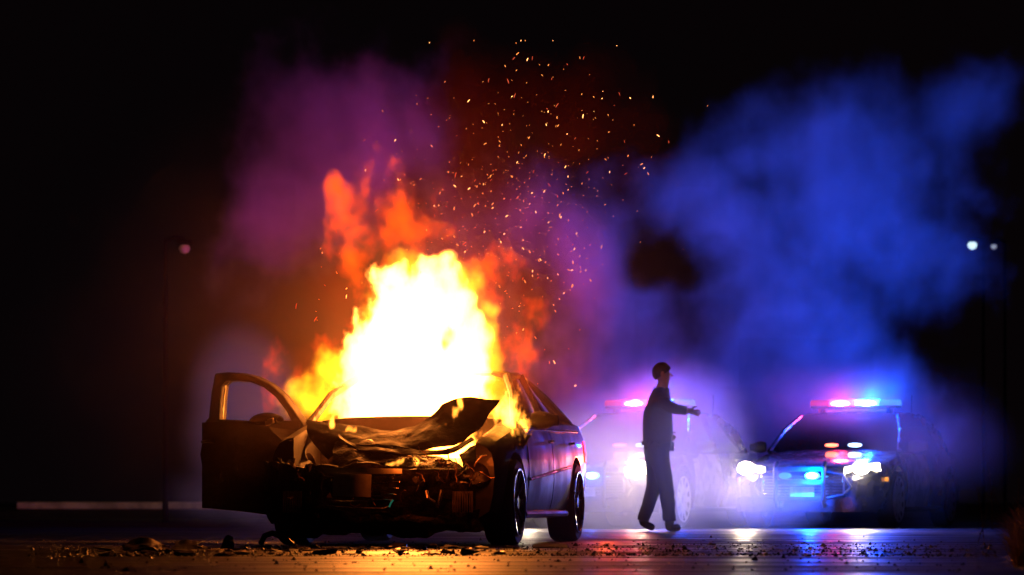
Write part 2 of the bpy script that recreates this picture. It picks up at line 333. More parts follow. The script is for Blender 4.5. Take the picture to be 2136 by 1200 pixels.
if VOLUMES:
    volume('mist', [
        B(1290, 1000, 39.5, 290, 190, 4.4, 0, 1.3), B(1540, 1040, 40, 230, 110, 3.0, 0, .8), B(1380, 880, 40.5, 240, 160, 3.6, 0, .8), B(1760, 850, 42.5, 280, 150, 2.0, 0, .5), B(1760, 1020, 41, 220, 100, 2.0, 0, .4), B(1930, 950, 41, 200, 190, 2.2, 0, .6),
        B(1390, 940, 35.8, 190, 200, 1.6, 0, 1.0), B(500, 880, 33.5, 150, 230, 1.8, 0, 1.5), B(560, 1040, 34, 260, 80, 2.0, 0, 1)],
        (Vector((-4.2, 31.6, .0)), Vector((7.8, 45, 2.9))), .075, 1.1, 5, .5, .05, .8, .23, vmat('pale_mist', (.9,.88,.88), .45), warp=.3, wscale=.8, seed=5,
        label='thin pink and grey mist drifting low around the patrol cars and the walking person', step=.14)
    volume('bloom', [(at(860, 800, 25.6), (3.4, 2.6, 2.7), 0, 1)], (Vector((-4.4, 23.2, 0)), Vector((2.8, 27.4, 4))), .16, .8, 3, .35, .0, 1.0, .036, vmat('warm_bloom', (.75,.45,.40), .5), seed=3,  # thin volume added to imitate lens glare round the fire
        label='faint warm haze put round the burning car to imitate lens glare', step=.2)
    soot = vmat('sooty_smoke', (.085,.013,.009), .0)
    volume('dark_smoke', [
        B(1010, 320, 27, 200, 250, .7, 10), B(1170, 240, 27, 240, 180, .7), B(1000, 560, 27, 180, 170, .6, 0, 1.2), B(1120, 620, 26.8, 120, 160, .5, 0, 1.1), B(1060, 720, 27.2, 90, 130, .4), B(1085, 830, 25.9, 45, 80, .3, 0, 1.1),
        B(1280, 290, 27.2, 150, 130, .6, 0, .75), B(860, 440, 27.2, 170, 130, .5, 0, 1.1), B(1080, 180, 27.2, 180, 110, .6, 0, .8), B(660, 760, 26.9, 110, 100, .4, 0, .9), B(620, 830, 26.8, 80, 70, .4, 0, .8), B(700, 600, 26.9, 110, 130, .4, 0, .7)],
        (at(460, 960, 28.2)-Vector((0, 2.8, 0)), at(1560, 20, 28.2)), .045, 1.4, 7, 1.7, .05, .9, 1.7, soot, warp=.25, wscale=1.1, seed=9,
        label='sooty dark smoke rolling up above the burning car, lit brown red from below', step=.09)
    hot = vmat('hot_flame', (.3,.3,.3), 0, emit=(1,.29,.040), es=62, dens=.05)
    Df = 26.2
    volume('fire', [
        B(850, 760, Df, 150, 200, .55), B(870, 650, Df, 125, 130, .45), B(800, 840, Df, 115, 105, .45), B(945, 800, Df, 105, 165, .5), B(905, 600, Df, 90, 80, .35),
        B(835, 580, Df, 45, 60, .3), B(950, 640, Df, 60, 70, .3), B(985, 720, Df, 50, 100, .3), B(760, 780, Df, 60, 110, .3), B(930, 880, Df-.3, 110, 60, .35), B(770, 880, Df, 80, 50, .4), B(935, 945, 25.25, 85, 32, .2, 8, 1.2), B(890, 940, 25.2, 50, 18, .15, 0, 1)],
        (at(660, 960, 27)-Vector((0, 1.9, 0)), at(1100, 500, 27)), .011, 4.6, 7, 1.5, .12, .34, 1.0, hot, zs=.7, ys_=.3, warp=.09, wscale=3.5, rough=.62, seed=1,
        label='white hot wall of flames standing out of the bonnet and cabin of the wrecked car', step=.02)
    mid = vmat('yellow_flame_smoke_glow', (.3,.3,.3), 0, emit=(1,.36,.008), es=12, dens=.05)
    volume('fire', [
        B(1010, 690, Df+.2, 45, 90, .2), B(1022, 650, Df+.2, 38, 40, .2), B(1020, 790, Df+.2, 45, 110, .2), B(1050, 880, Df-.3, 40, 60, .2, 20), B(960, 600, Df+.1, 60, 70, .2),
        B(840, 570, Df+.1, 60, 60, .25), B(770, 690, Df+.1, 45, 110, .2, 0, .9), B(735, 780, Df+.1, 30, 80, .2), B(660, 835, Df+.3, 110, 80, .3, 0, 1), B(700, 780, Df+.3, 60, 90, .3, 0, .8), B(1085, 860, Df+.1, 40, 40, .2, 0, .7)],  # the wide left blobs glow in place of smoke lit by the fire
        (at(560, 960, 27)-Vector((0, 1.1, 0)), at(1140, 500, 27)), .012, 5.0, 6, 1.6, .15, .8, 1.0, mid, zs=.7, ys_=.3, warp=.09, wscale=3.5, rough=.6, seed=4,
        label='yellow flame tongues fringing the white hot core and licking past the wing, plus glow imitating fire-lit smoke', step=.022)
    redf = vmat('red_flame_smoke_glow', (.03,.01,.01), 0, emit=(1,.072,.001), es=15, dens=5)
    volume('fire', [
        B(712, 440, Df+.2, 46, 85, .22, -10, 1.35), B(728, 530, Df+.2, 38, 75, .2, 8, 1.2), B(790, 490, Df+.2, 95, 45, .25, 25), B(870, 490, Df+.2, 75, 55, .25), B(698, 392, Df+.2, 26, 40, .15, 0, 1.6),
        B(800, 430, Df+.3, 110, 95, .25, 0, .6), B(740, 450, Df+.2, 75, 95, .22, 0, .8), B(850, 560, Df+.3, 120, 70, .3, 0, .8), B(780, 620, Df+.3, 60, 90, .25, 0, .7), B(1000, 590, Df+.3, 90, 80, .25, 40, .6), B(1080, 730, Df+.4, 50, 100, .25, 0, .6), B(650, 800, Df+.4, 90, 70, .3, 0, .5)],  # weaker outer blobs glow in place of smoke lit red
        (at(560, 940, 27.2)-Vector((0, 1.2, 0)), at(1180, 320, 27.2)), .012, 4.6, 8, 3.0, .0, 1.9, 1.0, redf, zs=.75, ys_=.22, warp=.18, wscale=2.2, rough=.6, seed=6,
        label='ragged red orange plume of flame leaning left above the main blaze, with glow imitating red-lit smoke', step=.025)
    volume('fire', [
        B(956, 843, 24.85, 8, 26, .05), B(949, 872, 24.8, 10, 32, .05, 12), B(934, 897, 24.75, 26, 13, .06, -15), B(905, 906, 24.7, 18, 10, .05), B(1058, 872, 25.2, 42, 76, .16), B(1048, 910, 25.1, 62, 24, .14), B(1090, 885, 25.45, 26, 30, .1), B(1000, 838, 25.05, 62, 14, .08, 0),
        B(697, 880, 24.95, 11, 24, .06, -20), B(722, 903, 24.85, 30, 11, .05, 30), B(748, 915, 24.8, 20, 7, .05, 20), B(935, 943, 25.0, 110, 36, .2, 5, 1.2), B(820, 965, 24.3, 30, 8, .04, 15), B(875, 967, 24.3, 9, 9, .04)],
        (Vector((-1.6, 24.15, .55)), Vector((.25, 25.6, 1.25))), .0075, 11, 6, 2.6, .25, .8, 1.0, vmat('small_flame', (.3,.3,.3), 0, emit=(1,.32,.03), es=75, dens=.05), zs=.55, warp=.06, wscale=9, rough=.6, seed=8, ys_=.4,
        label='small bright flames licking over the crumpled bonnet and out of the torn nose', step=.015)
# the flames' own light
fire_col = (1, .20, .025)
for px, py, D_, k in ((860, 640, 26.3, 1), (840, 800, 26.3, 1), (950, 780, 26.2, .6)):
    lamp('flame_light', 'POINT', at(px, py, D_), fire_col, FIRE_POWER*k, radius=.35)
lamp('flame_light', 'POINT', at(930, 935, 25.3), (1, .14, .015), 20, radius=.08)
lamp('flame_light', 'POINT', at(835, 962, 24.0), (1, .13, .012), 3, radius=.04)
lamp('flame_light', 'POINT', at(1000, 960, 24.1), (1, .13, .012), 2, radius=.04)
lamp('flame_light', 'POINT', at(735, 480, 26.5), (1, .2, .03), 60, radius=.12)

# ------------------------------------------------------------------ car builder
STN = [ # y, z bottom, half width, z shoulder, z top
    (-2.46,.30,.66,.58,.62), (-2.40,.25,.78,.66,.70), (-2.2,.21,.89,.74,.79), (-1.5,.20,.94,.86,.91), (-.95,.20,.95,.93,.99), (0,.20,.95,.95,.97),
    (.9,.20,.95,.97,.99), (1.6,.21,.94,.98,1.03), (2.2,.24,.90,.97,1.03), (2.42,.29,.82,.90,.96), (2.5,.36,.70,.80,.85)]
def section(y, sw=1, sy=1):
    zb, w, zs_, zt = interp(STN, y/sy); w *= sw
    return [(0,zb), (w*.55,zb), (w*.86,zb), (w*.955,zb+.05), (w*.985,zb+.16), (w,zb+.30), (w*.992,lerp(zb+.30, zs_, .45)), (w*.972,lerp(zb+.30, zs_, .75)), (w*.93,zs_-.015), (w*.86,zs_+.3*(zt-zs_)), (w*.6,zs_+.8*(zt-zs_)), (w*.3,zt-.003), (0,zt)]
def body_mb(y0, y1, n, sw=1, sy=1):
    mb = MB(); rings = []
    for i in range(n+1):
        y = lerp(y0, y1, i/n); s = section(y, sw, sy); ring = [(x, y, z) for x, z in s]+[(-x, y, z) for x, z in s[-2:0:-1]]; rings.append(ring)
    m = len(rings[0]); vs = [v for r in rings for v in r]
    fs = [(i*m+k, i*m+(k+1) % m, (i+1)*m+(k+1) % m, (i+1)*m+k) for i in range(n) for k in range(m)]
    fs += [tuple(range(m))[::-1], tuple(n*m+k for k in range(m))]
    return mb.add(vs, fs)
def side_x(y, z, sw=1, sy=1):
    s = section(y, sw, sy)
    for (x0, z0), (x1, z1) in zip(s[2:], s[3:]):
        if z0 <= z <= z1: return lerp(x0, x1, (z-z0)/max(1e-6, z1-z0))
    return s[8][0]
def side_patch(side, y0, y1, z0, z1, sw, sy, off=.004, th=.003, arch=None, n=14, m=8, topf=None):
    P = []
    for i in range(n+1):
        row = []
        for j in range(m+1):
            y = lerp(y0, y1, i/n); zt = topf(y) if topf else z1; z = lerp(z0, zt, j/m)
            if arch:
                ay, ar = arch; az = .34
                d = math.hypot(y-ay, z-az)
                if d < ar: y = ay+math.copysign(math.sqrt(max(0, ar*ar-(z-az)**2)), y-ay)
            row.append(Vector((side*(side_x(y, z, sw, sy)+off), y, z)))
        P.append(row)
    return MB().grid(P, th*side)
def wheel(parent, x, y, r, side, kind):
    w = empty('wheel', (x, y, r)); w.parent = parent
    wd_ = .11; MB().lathe([(r*.62,-wd_), (r*.93,-wd_), (r*.985,-wd_*.82), (r,-wd_*.5), (r,wd_*.5), (r*.985,wd_*.82), (r*.93,wd_), (r*.70,wd_*.97), (r*.62,wd_*.7)], 48).build('tyre', M['rubber'], w)
    mb = MB(); s = side
    if kind == 'steel':
        ro, ri = r*.80, r*.40
        mb.lathe([(ro,s*.10), (ro*1.0,s*.118), (ro*.95,s*.118), (ro*.93,s*.10)], 48)
        mb.lathe([(ri*1.12,s*.07), (ri*1.12,s*.112), (ri*.8,s*.118), (ri*.35,s*.09), (ri*.35,s*.07)], 40)
        n = 11
        for k in range(n):
            a = 2*pi*k/n; P = []
            for i in range(6):
                rr = lerp(ri*1.05, ro*.97, i/5); hw = (.055 if i in (0, 5) else .033)*(1.15 if i == 5 else 1); P.append([Vector((s*(.112-.008*sin(pi*i/5)), rr*cos(a)-q*hw*sin(a), rr*sin(a)+q*hw*cos(a))) for q in (-1, -.4, .4, 1)])
            mb.grid(P, .006)
        mb.build('rim', M['rim'], w)
        MB().disc((s*.03,0,0), r*.78, .02, 32, 'x').build('brake_disc', M['plastic'], w)
    else:
        ro = r*.78
        mb.lathe([(ro,s*.10), (ro,s*.122), (ro*.955,s*.122), (ro*.93,s*.06)], 48)
        mb.disc((s*.095,0,0), r*.16, .03, 20, 'x')
        for k in range(10):
            a = 2*pi*k/10
            P = [[Vector((s*(.085+.03*t), lerp(r*.12, ro*.96, t)*cos(a+q*(.16-.07*t)), lerp(r*.12, ro*.96, t)*sin(a+q*(.16-.07*t)))) for q in (-1, -.3, .3, 1)] for t in (0, .25, .5, .75, 1)]
            mb.grid(P, .012)
        mb.build('rim', M['alloy'], w)
        MB().disc((s*.03,0,0), r*.5, .02, 32, 'x').build('brake_disc', M['steel'], w)
    return w
def quadgrid(a, b, c, d, bulge=(0,0,0), n=8, m=6, th=.004):
    a, b, c, d = map(Vector, (a, b, c, d)); bu = Vector(bulge)
    P = [[(a.lerp(b, i/n)).lerp(d.lerp(c, i/n), j/m)+bu*(4*(i/n)*(1-i/n)*.7+4*(j/m)*(1-j/m)*.3) for j in range(m+1)] for i in range(n+1)]
    return MB().grid(P, th)

# ------------------------------------------------------------------ patrol cars
def patrol(name, loc, label):
    root = empty(name, loc, R(PP), label=label, cat='police car', group='patrol cars parked behind the fire')
    sw, sy, r = 1.0, 1.02, .355; yf, yr = -1.50, 1.42
    body = body_mb(-2.5, 2.54, 56, sw, sy).build('body', M['black'], root)
    cut(body, [MB().disc((s*.92, y, r), .42, .5, 36, 'x') for y in (yf, yr) for s in (-1, 1)])
    for y in (yf, yr):
        for s in (-1, 1):
            wheel(root, s*.84, y, r, s, 'steel')
            MB().tube([(s*(side_x(y, .5, sw, sy)+.004), y+.425*cos(a), r+.425*sin(a)) for a in [pi*k/18-.02 for k in range(19)]], .014, 6).build('wheel_arch', M['plastic'], root)
    zb = .96; topz = 1.47; yo = 0
    wA, wB = .84, .64                                  # half widths at belt and at roof
    ya0, ya1, yc1, yc0 = -1.02, -.22, .88, 1.72
    for s in (-1, 1):
        MB().tube([(s*wA, ya0, zb), (s*(wB+.12), -.62, 1.22), (s*wB, ya1, 1.42)], .032, 8).build('front_pillar', M['black'], root)
        MB().tube([(s*(wA+.02), .22, zb), (s*(wB+.02), .26, 1.44)], .036, 8).build('middle_pillar', M['black'], root)
        MB().tube([(s*wB, yc1, 1.42), (s*(wB+.12), 1.35, 1.25), (s*(wA-.04), yc0, zb+.03)], .055, 8).build('rear_pillar', M['black'], root)
        MB().tube([(s*wB, ya1, 1.42), (s*(wB+.01), .3, 1.455), (s*wB, yc1, 1.42)], .03, 8).build('roof_rail', M['black'], root)
        quadgrid((s*wA, -.92, zb), (s*(wA+.02), .2, zb), (s*(wB+.01), .22, 1.43), (s*(wB+.03), -.28, 1.40), (s*.03,0,0)).build('side_window', M['sidegl'], root)
        quadgrid((s*(wA+.02), .25, zb), (s*(wA), 1.45, zb), (s*(wB+.03), .95, 1.39), (s*(wB+.01), .27, 1.43), (s*.03,0,0)).build('side_window', M['sidegl'], root)
    roof = [[Vector((lerp(-wB, wB, j/12), lerp(ya1, yc1, i/12), 1.425+.055*sin(pi*j/12)**.6+.03*sin(pi*i/12))) for j in range(13)] for i in range(13)]
    MB().grid(roof, -.02).build('roof', M['black'], root)
    quadgrid((-wA, ya0, zb), (wA, ya0, zb), (wB, ya1, 1.43), (-wB, ya1, 1.43), (0, -.07, .03), 12, 8).build('windshield', M['glass'], root)
    quadgrid((-wA+.06, yc0, zb+.03), (wA-.06, yc0, zb+.03), (wB, yc1, 1.43), (-wB, yc1, 1.43), (0, .06, .03), 12, 8).build('rear_window', M['glass'], root)
    # doors: the front ones white with handles
    for s in (-1, 1):
        d = side_patch(s, -.98, .18, .27, .93, sw, sy, arch=(yf, .46)).build('front_door', M['white'], root)
        MB().tube([(s*(side_x(.02, .84, sw, sy)+.03), -.04, .845), (s*(side_x(.02, .84, sw, sy)+.045), .02, .85), (s*(side_x(.1, .84, sw, sy)+.03), .12, .845)], .014, 6).build('handle', M['chrome'], d)
        d = side_patch(s, .21, 1.22, .27, .95, sw, sy, arch=(yr, .46)).build('rear_door', M['black'], root)
        MB().tube([(s*(side_x(.9, .84, sw, sy)+.03), .86, .86), (s*(side_x(.9, .84, sw, sy)+.045), .92, .865), (s*(side_x(1, .84, sw, sy)+.03), 1.0, .86)], .014, 6).build('handle', M['chrome'], d)
        MB().tube([(s*(side_x(y, .25, sw, sy)+.01), y, .245) for y in [-1.05+.1*k for k in range(21)]], .022, 8).build('sill', M['chrome'], root)
        mi = MB(); P = []
        for i in range(7):
            t = i/6; P.append([Vector((s*(.93+.22*t), -.86+.05*t+.055*cos(a)*(.7+.3*sin(pi*t)), 1.02+.075*sin(a)*(.6+.4*sin(pi*min(1, t+.15))))) for a in [2*pi*k/14 for k in range(15)]])
        mi.grid(P, .004); mi.build('mirror', M['plastic'], root)
        MB().disc((s*1.04, -.80, 1.02), .085, .008, 20, 'y', .055).build('mirror_glass', M['chrome'], root)
    # nose: grille, bumper, lamps
    g_ = MB()
    for k in range(7): g_.box((0, -2.50, .42+.035*k), (1.02, .03, .012))
    for x in (-.51, .51): g_.box((x, -2.50, .53), (.03, .035, .25))
    g_.build('grille', M['chrome'], root, bevel=.003)
    MB().box((0, -2.50, .53), (1.0, .02, .23)).build('grille_backing', M['plastic'], root)
    P = [[Vector((.86*math.sin(lerp(-pi/2, pi/2, i/20))*1.04, -2.53+.20*(1-cos(lerp(-pi/2, pi/2, i/20)))**1.5, z)) for z in (.2, .25, .32, .38)] for i in range(21)]
    MB().grid(P, .02).build('bumper', M['black'], root)
    MB().box((0, -2.55, .43), (.30, .012, .15)).build('licence_plate', M['plate'], root, bevel=.004)
    for s in (-1, 1):
        h = quadgrid((s*.50, -2.45, .66), (s*.90, -2.22, .70), (s*.88, -2.22, .80), (s*.50, -2.43, .745), (0, -.03, 0), 8, 4, .01).build('headlight', M['headrim'], root)
        MB().disc((s*.72, -2.50, .735), .10, .05, 24, 'y', .075).build('bulb', M['head'], h)
        MB().box((s*.93, -2.05, .60), (.02, .12, .05)).build('side_marker', M['amber'], root, bevel=.006)
        lamp('headlight_beam', 'SPOT', (s*.72, -2.58, .74), WARM, HEAD_POWER, root, .06, (0, -1, -.10), 95, .9)
        lamp('headlight_glow', 'POINT', (s*.72, -2.62, .735), WARM, 12, root, .05)
    # push bumper in front of the grille
    pb = MB()
    for s in (-1, 1):
        pb.tube([(s*.30, -2.62, .26), (s*.30, -2.68, .34), (s*.30, -2.68, .74), (s*.30, -2.60, .80)], .028, 8)
        pb.tube([(s*.30, -2.67, .36), (s*.52, -2.62, .40), (s*.60, -2.52, .50), (s*.52, -2.60, .66), (s*.30, -2.67, .70)], .018, 8)
    for z in (.36, .56, .72): pb.box((0, -2.68, z), (.60, .03, .06))
    pbo = pb.build('push_bumper', M['plastic'], root, bevel=.004)
    lens = MB().disc((.17, -2.72, .64), .085, .04, 24, 'y', .042).build('bumper_lamp', M['litblue'], root); MB().disc((.17, -2.745, .64), .055, .01, 24, 'y', .027).build('lamp_module', M['coreblue'], lens)
    MB().disc((-.17, -2.72, .64), .075, .04, 24, 'y', .04).build('bumper_lamp', M['dimblue'], root)
    lamp('bumper_lamp_light', 'POINT', (.17, -2.82, .64), BLUE, 520 if label[:5] == 'black' else 30, root, .03)
    MB().box((-.05, -2.44, .80), (.13, .01, .02)).build('badge', M['chrome'], root)
    # light bar
    bar = MB().box((0, .12, 1.545), (1.14, .26, .035)); bar.box((-.45, .12, 1.51), (.05, .2, .06)); bar.box((.45, .12, 1.51), (.05, .2, .06))
    bo = bar.build('light_bar', M['plastic'], root, bevel=.006)
    for x0, x1, mm in ((-.575, -.33, 'dimred'), (-.325, -.02, 'litred'), (.02, .325, 'litblue'), (.33, .575, 'dimblue')):
        P = [[Vector((x, .12+.13*cos(a), 1.563+.075*sin(a)**.7 if sin(a) > 0 else 1.563)) for a in [pi*k/10 for k in range(11)]] for x in [lerp(x0, x1, q/4) for q in range(5)]]
        le = MB().grid(P, .006).build('lens', M[mm], bo)
        if mm[:3] == 'lit': MB().disc(((x0+x1)/2, -.016, 1.59), .115, .02, 24, 'y', .026).build('lamp_module', M['core'+mm[3:]], le)
    for x, mm in ((-.17, 'smallred'), (.2, 'smallblue')):
        MB().box((x, -.34, 1.385), (.20, .03, .022)).build('roof_glint', M[mm], root, bevel=.006)  # glowing strips added as the bar's reflections on the roof
    for x, mm in ((.0, 'smallred'), (.30, 'smallblue')):
        MB().disc((x, -1.13, 1.035), .085, .03, 20, 'y', .022).build('cowl_disc', M[mm], root)  # emissive red and blue discs at the foot of the windshield
    an = MB(); an.tube([(.3, 1.9, 1.0), (.3, 1.98, 1.75)], .006, 5); an.build('aerial', M['plastic'], root)
    pw = LB[label[:5]]
    lamp('red_bar_light', 'POINT', (-.20, .12, 1.70), RED, BAR_POWER*pw[0], root, .06)
    lamp('blue_bar_light', 'POINT', (.20, .12, 1.70), BLUE, BAR_POWER*pw[1], root, .06)
    if pw[2]: lamp('red_bar_beam', 'SPOT', (-.45, .16, 1.70), RED, BAR_POWER*pw[2], root, .06, Matrix.Rotation(R(-PP), 3, 'Z') @ Vector((-4.8, 3.2, 3.2)), 112, 1)
    lamp('red_bar_front', 'SPOT', (-.20, -.02, 1.60), RED, 150 if label[:5] == 'black' else 380, root, .04, (0, -1, .05), 150, .6)
    if pw[3]: lamp('blue_bar_beam', 'SPOT', (.45, .16, 1.70), BLUE, BAR_POWER*pw[3], root, .06, Matrix.Rotation(R(-PP), 3, 'Z') @ Vector((1.2, 3.5, 3.2)), 120, 1)
    return root
LB = {'black': (.03, 1.2, 0, 5.2), 'patro': (.22, 1.5, 3.6, 2.3)}
patrol('patrol_car', (4.40, 42.9, 0), 'black patrol car with white front door, whole front in view at the right')
patrol('patrol_car', (1.74, 42.9, 0), 'patrol car veiled in pink smoke behind the walking person')

# ------------------------------------------------------------------ burning car
def catmull(p, t):
    n = len(p)-1; x = min(max(t*n, 0), n-1e-6); i = int(x); f = x-i
    p0, p1, p2, p3 = p[max(i-1, 0)], p[i], p[i+1], p[min(i+2, n)]
    return .5*((2*p1)+(-p0+p2)*f+(2*p0-5*p1+4*p2-p3)*f*f+(-p0+3*p1-3*p2+p3)*f**3)
def sheet(name, rows, mt, parent=None, inv=None, nu=36, nv=14, th=.006, crumple=.02, cs=6, seed=0, edge=.5, smooth=True, linear=False):
    """a bent metal sheet through rows of control points (photo pixel, pixel, metres away)"""
    rows = [[(inv @ at(*p)) if inv is not None else Vector(p) for p in r] for r in rows]
    P = []
    for i in range(nu+1):
        u = i/nu; col = [catmull(r, u) for r in rows]; line = []
        for j in range(nv+1):
            v = j/nv; p = catmull(col, v).copy()
            q = Vector((p.x*cs+seed, p.y*cs, p.z*cs))
            p += Vector((noise.noise(q), noise.noise(q+Vector((9,3,1))), noise.noise(q+Vector((2,8,5)))))*crumple
            q3 = q*3.1; p += Vector((noise.noise(q3), noise.noise(q3+Vector((9,3,1))), noise.noise(q3+Vector((2,8,5)))))*crumple*.35
            line.append(p)
        P.append(line)
    return MB().grid(P, th).build(name, mt, parent, smooth, angle=28)
def shard(rnd, size, flat=.35, n=9):
    """one jagged scrap"""
    bm = bmesh.new()
    for _ in range(n+rnd.randint(0, 4)):
        bm.verts.new((rnd.uniform(-1, 1)*size, rnd.uniform(-1, 1)*size*.7, rnd.uniform(0, 1)**1.5*size*flat*2))
    bmesh.ops.convex_hull(bm, input=bm.verts)
    for v in [v for v in bm.verts if not v.link_faces]: bm.verts.remove(v)
    bm.verts.index_update(); vs = [v.co.copy() for v in bm.verts]; fs = [tuple(v.index for v in f.verts) for f in bm.faces]; bm.free()
    return vs, fs

OX, OY = -.59, 26.5
car = empty('burning_car', (OX, OY, 0), R(PT), label='wrecked dark sedan on fire with its bonnet crumpled and one door hanging open', cat='car')
INV = (Matrix.Translation((OX, OY, 0)) @ Matrix.Rotation(R(PT), 4, 'Z')).inverted()
SW, SY, WR = .955, .935, .325; YF, YR = -1.40, 1.35
body = body_mb(-2.28, 2.3, 56, SW, SY).build('body', M['sedan'], car)
cut(body, [MB().disc((s*.90, y, WR), .375, .52, 36, 'x') for y in (YF, YR) for s in (-1, 1)]
    + [MB().box((0, .2, .95), (1.5, 2.1, 1.3)), MB().box((0, -1.9, 1.0), (1.42, 1.9, 1.5)), MB().box((0, -2.45, .6), (2.4, .8, 2)),
       MB().box((-.9, -.33, .9), (.6, 1.05, 1.2)), MB().box((-.9, -2.1, .8), (.7, .5, .9)), MB().box((0, -1.9, .3), (1.2, 1.0, .6))])
for y in (YF, YR):
    for s in (-1, 1): wheel(car, s*.80, y, WR, s, 'alloy')
# firewall, dash, seats, floor inside
MB().box((0, -1.0, .52), (1.45, .03, .52)).build('firewall', M['charred'], car)
MB().box((0, -.72, .70), (1.40, .34, .15)).build('dashboard', M['charred'], car, bevel=.03)
for s in (-1, 1):
    st = MB().box((s*.38, .15, .45), (.5, .5, .16)); st.box((s*.38, .42, .78), (.46, .12, .62), Matrix.Rotation(R(-12), 3, 'X')); st.box((s*.38, .50, 1.14), (.26, .08, .16)); st.build('seat', M['charred'], car, bevel=.04)
zb = .93
for s in (-1, 1):
    MB().tube([(s*.80, -1.0, zb), (s*.72, -.62, 1.16), (s*.60, -.22, 1.31)], .03, 8).build('front_pillar', M['scorch'], car)
    MB().tube([(s*.82, .18, zb), (s*.62, .22, 1.33)], .035, 8).build('middle_pillar', M['scorch'], car)
    MB().tube([(s*.59, .52, 1.29), (s*.68, .98, 1.16), (s*.79, 1.50, .96)], .05, 8).build('rear_pillar', M['sedan'], car)
    MB().tube([(s*.60, -.22, 1.31), (s*.61, .15, 1.335), (s*.59, .54, 1.30)], .028, 8).build('roof_rail', M['sedan'], car)
    if s > 0: quadgrid((.80, -.88, zb), (.82, .16, zb), (.63, .2, 1.31), (.62, -.25, 1.29), (.03, 0, 0)).build('side_window', M['sidegl'], car)
    quadgrid((s*.82, .22, zb), (s*.81, 1.22, zb), (s*.63, .58, 1.25), (s*.63, .24, 1.31), (s*.03, 0, 0)).build('side_window', M['sidegl'], car)
MB().grid([[Vector((lerp(-.6, .6, j/12), lerp(-.22, .54, i/12), 1.305+.05*sin(pi*j/12)**.6+.03*sin(pi*i/12)-.03*noise.noise(Vector((i*.4, j*.4, 0))))) for j in range(13)] for i in range(13)], -.02).build('roof', M['scorch'], car)
quadgrid((-.74, 1.50, .97), (.74, 1.50, .97), (.58, .56, 1.30), (-.58, .56, 1.30), (0, .06, .03), 12, 8).build('rear_window', M['glass'], car)
for y0, y1, ar in ((-.93, .14, (YF, .41)), (.17, 1.12, (YR, .41))):
    d = side_patch(1, y0, y1, .27, .90, SW, SY, arch=ar).build('door', M['sedan'], car)
    MB().tube([(side_x(y1, .80, SW, SY)+.025, y1-.22, .80), (side_x(y1, .80, SW, SY)+.045, y1-.15, .805), (side_x(y1, .80, SW, SY)+.025, y1-.06, .80)], .013, 6).build('handle', M['chrome'], d)
for s in (-1, 1):
    MB().tube([(s*(side_x(y, .25, SW, SY)+.012), y, .235) for y in [-1.0+.1*k for k in range(20)]], .028, 8).build('sill', M['sedan'], car)
# creased line along the doors
MB().tube([(side_x(y, .56, SW, SY)+.004, y, .50+.06*(y+.9)) for y in [-.9+.1*k for k in range(20)]], .012, 6).build('body_crease', M['plastic'], car)
MB().tube([(side_x(y, .86, SW, SY)+.006, y, .895+.01*y) for y in [-1.0+.13*k for k in range(20)]], .009, 6).build('belt_trim', M['chrome'], car)
for k in range(1):
    tl = side_patch(1, 1.86, 2.16, .66, .84, SW, SY, off=.008, th=.01).build('tail_lamp', M['tail'], car)
    MB().disc((.80, 2.24, .70), .05, .04, 16, 'x').build('bulb', M['tailhot'], tl)
    tl = side_patch(-1, 1.86, 2.16, .66, .84, SW, SY, off=.008, th=.01).build('tail_lamp', M['tail'], car)
lamp('tail_lamp_light', 'POINT', (1.00, 2.26, .70), (1, .10, .03), 26, car, .03)
# wing mirror on the closed side
P = []
for i in range(7):
    t = i/6; P.append([Vector((.90+.20*t, -.80+.04*t+.055*cos(a)*(.7+.3*sin(pi*t)), .955+.065*sin(a)*(.6+.4*sin(pi*min(1, t+.15))))) for a in [2*pi*k/14 for k in range(15)]])
MB().grid(P, .004).build('mirror', M['scorch'], car)
# crumpled bonnet, wings, front scraps (given where they stand, then carried into the car's own frame)
sheet('bonnet', [[(637,880,25.1),(700,884,25.05),(790,896,25.0),(850,893,24.95),(900,866,24.95),(945,833,24.95),(1040,838,25.0)],
    [(645,912,24.95),(710,912,24.8),(790,914,24.75),(860,912,24.7),(920,890,24.75),(965,872,24.8),(1024,862,24.9)],
    [(688,958,24.9),(730,928,24.6),(800,931,24.5),(870,938,24.5),(935,932,24.5),(975,914,24.6),(1003,890,24.8)]], M['bonnet'], car, INV, 60, 20, .008, .022, 5, 1)
sheet('bonnet_edge', [[(705,906,24.55),(740,930,24.45),(800,936,24.4),(870,942,24.4),(935,938,24.4),(985,912,24.55)],
    [(706,912,24.5),(740,936,24.4),(800,943,24.35),(870,950,24.35),(940,946,24.35),(990,918,24.5)]], M['scorch'], car, INV, 50, 3, .01, .012, 8, 4)
sheet('bonnet_liner', [[(700,925,24.7),(745,917,24.7),(800,930,24.6),(860,948,24.5),(930,962,24.5),(990,985,24.4)],
    [(695,985,24.4),(750,965,24.35),(800,968,24.35),(860,975,24.3),(930,990,24.3),(985,1000,24.35)]], M['charred'], car, INV, 50, 14, .01, .035, 7, 8)
sheet('wing', [[(960,948,24.5),(1000,926,24.6),(1050,915,24.9),(1108,908,25.4)], [(968,975,24.35),(1010,962,24.4),(1055,945,24.8),(1095,935,25.3)],
    [(985,1010,24.3),(1025,1000,24.35),(1050,985,24.7),(1078,970,25.1)]], M['scorch'], car, INV, 30, 16, .007, .02, 6, 12)
sheet('wing', [[(562,893,25.5),(612,899,25.4),(668,903,25.2)], [(590,925,25.3),(618,938,25.2),(640,935,25.1)], [(620,962,25.1),(630,965,25.0),(642,962,25.0)]], M['scorch'], car, INV, 16, 14, .007, .012, 6, 15)
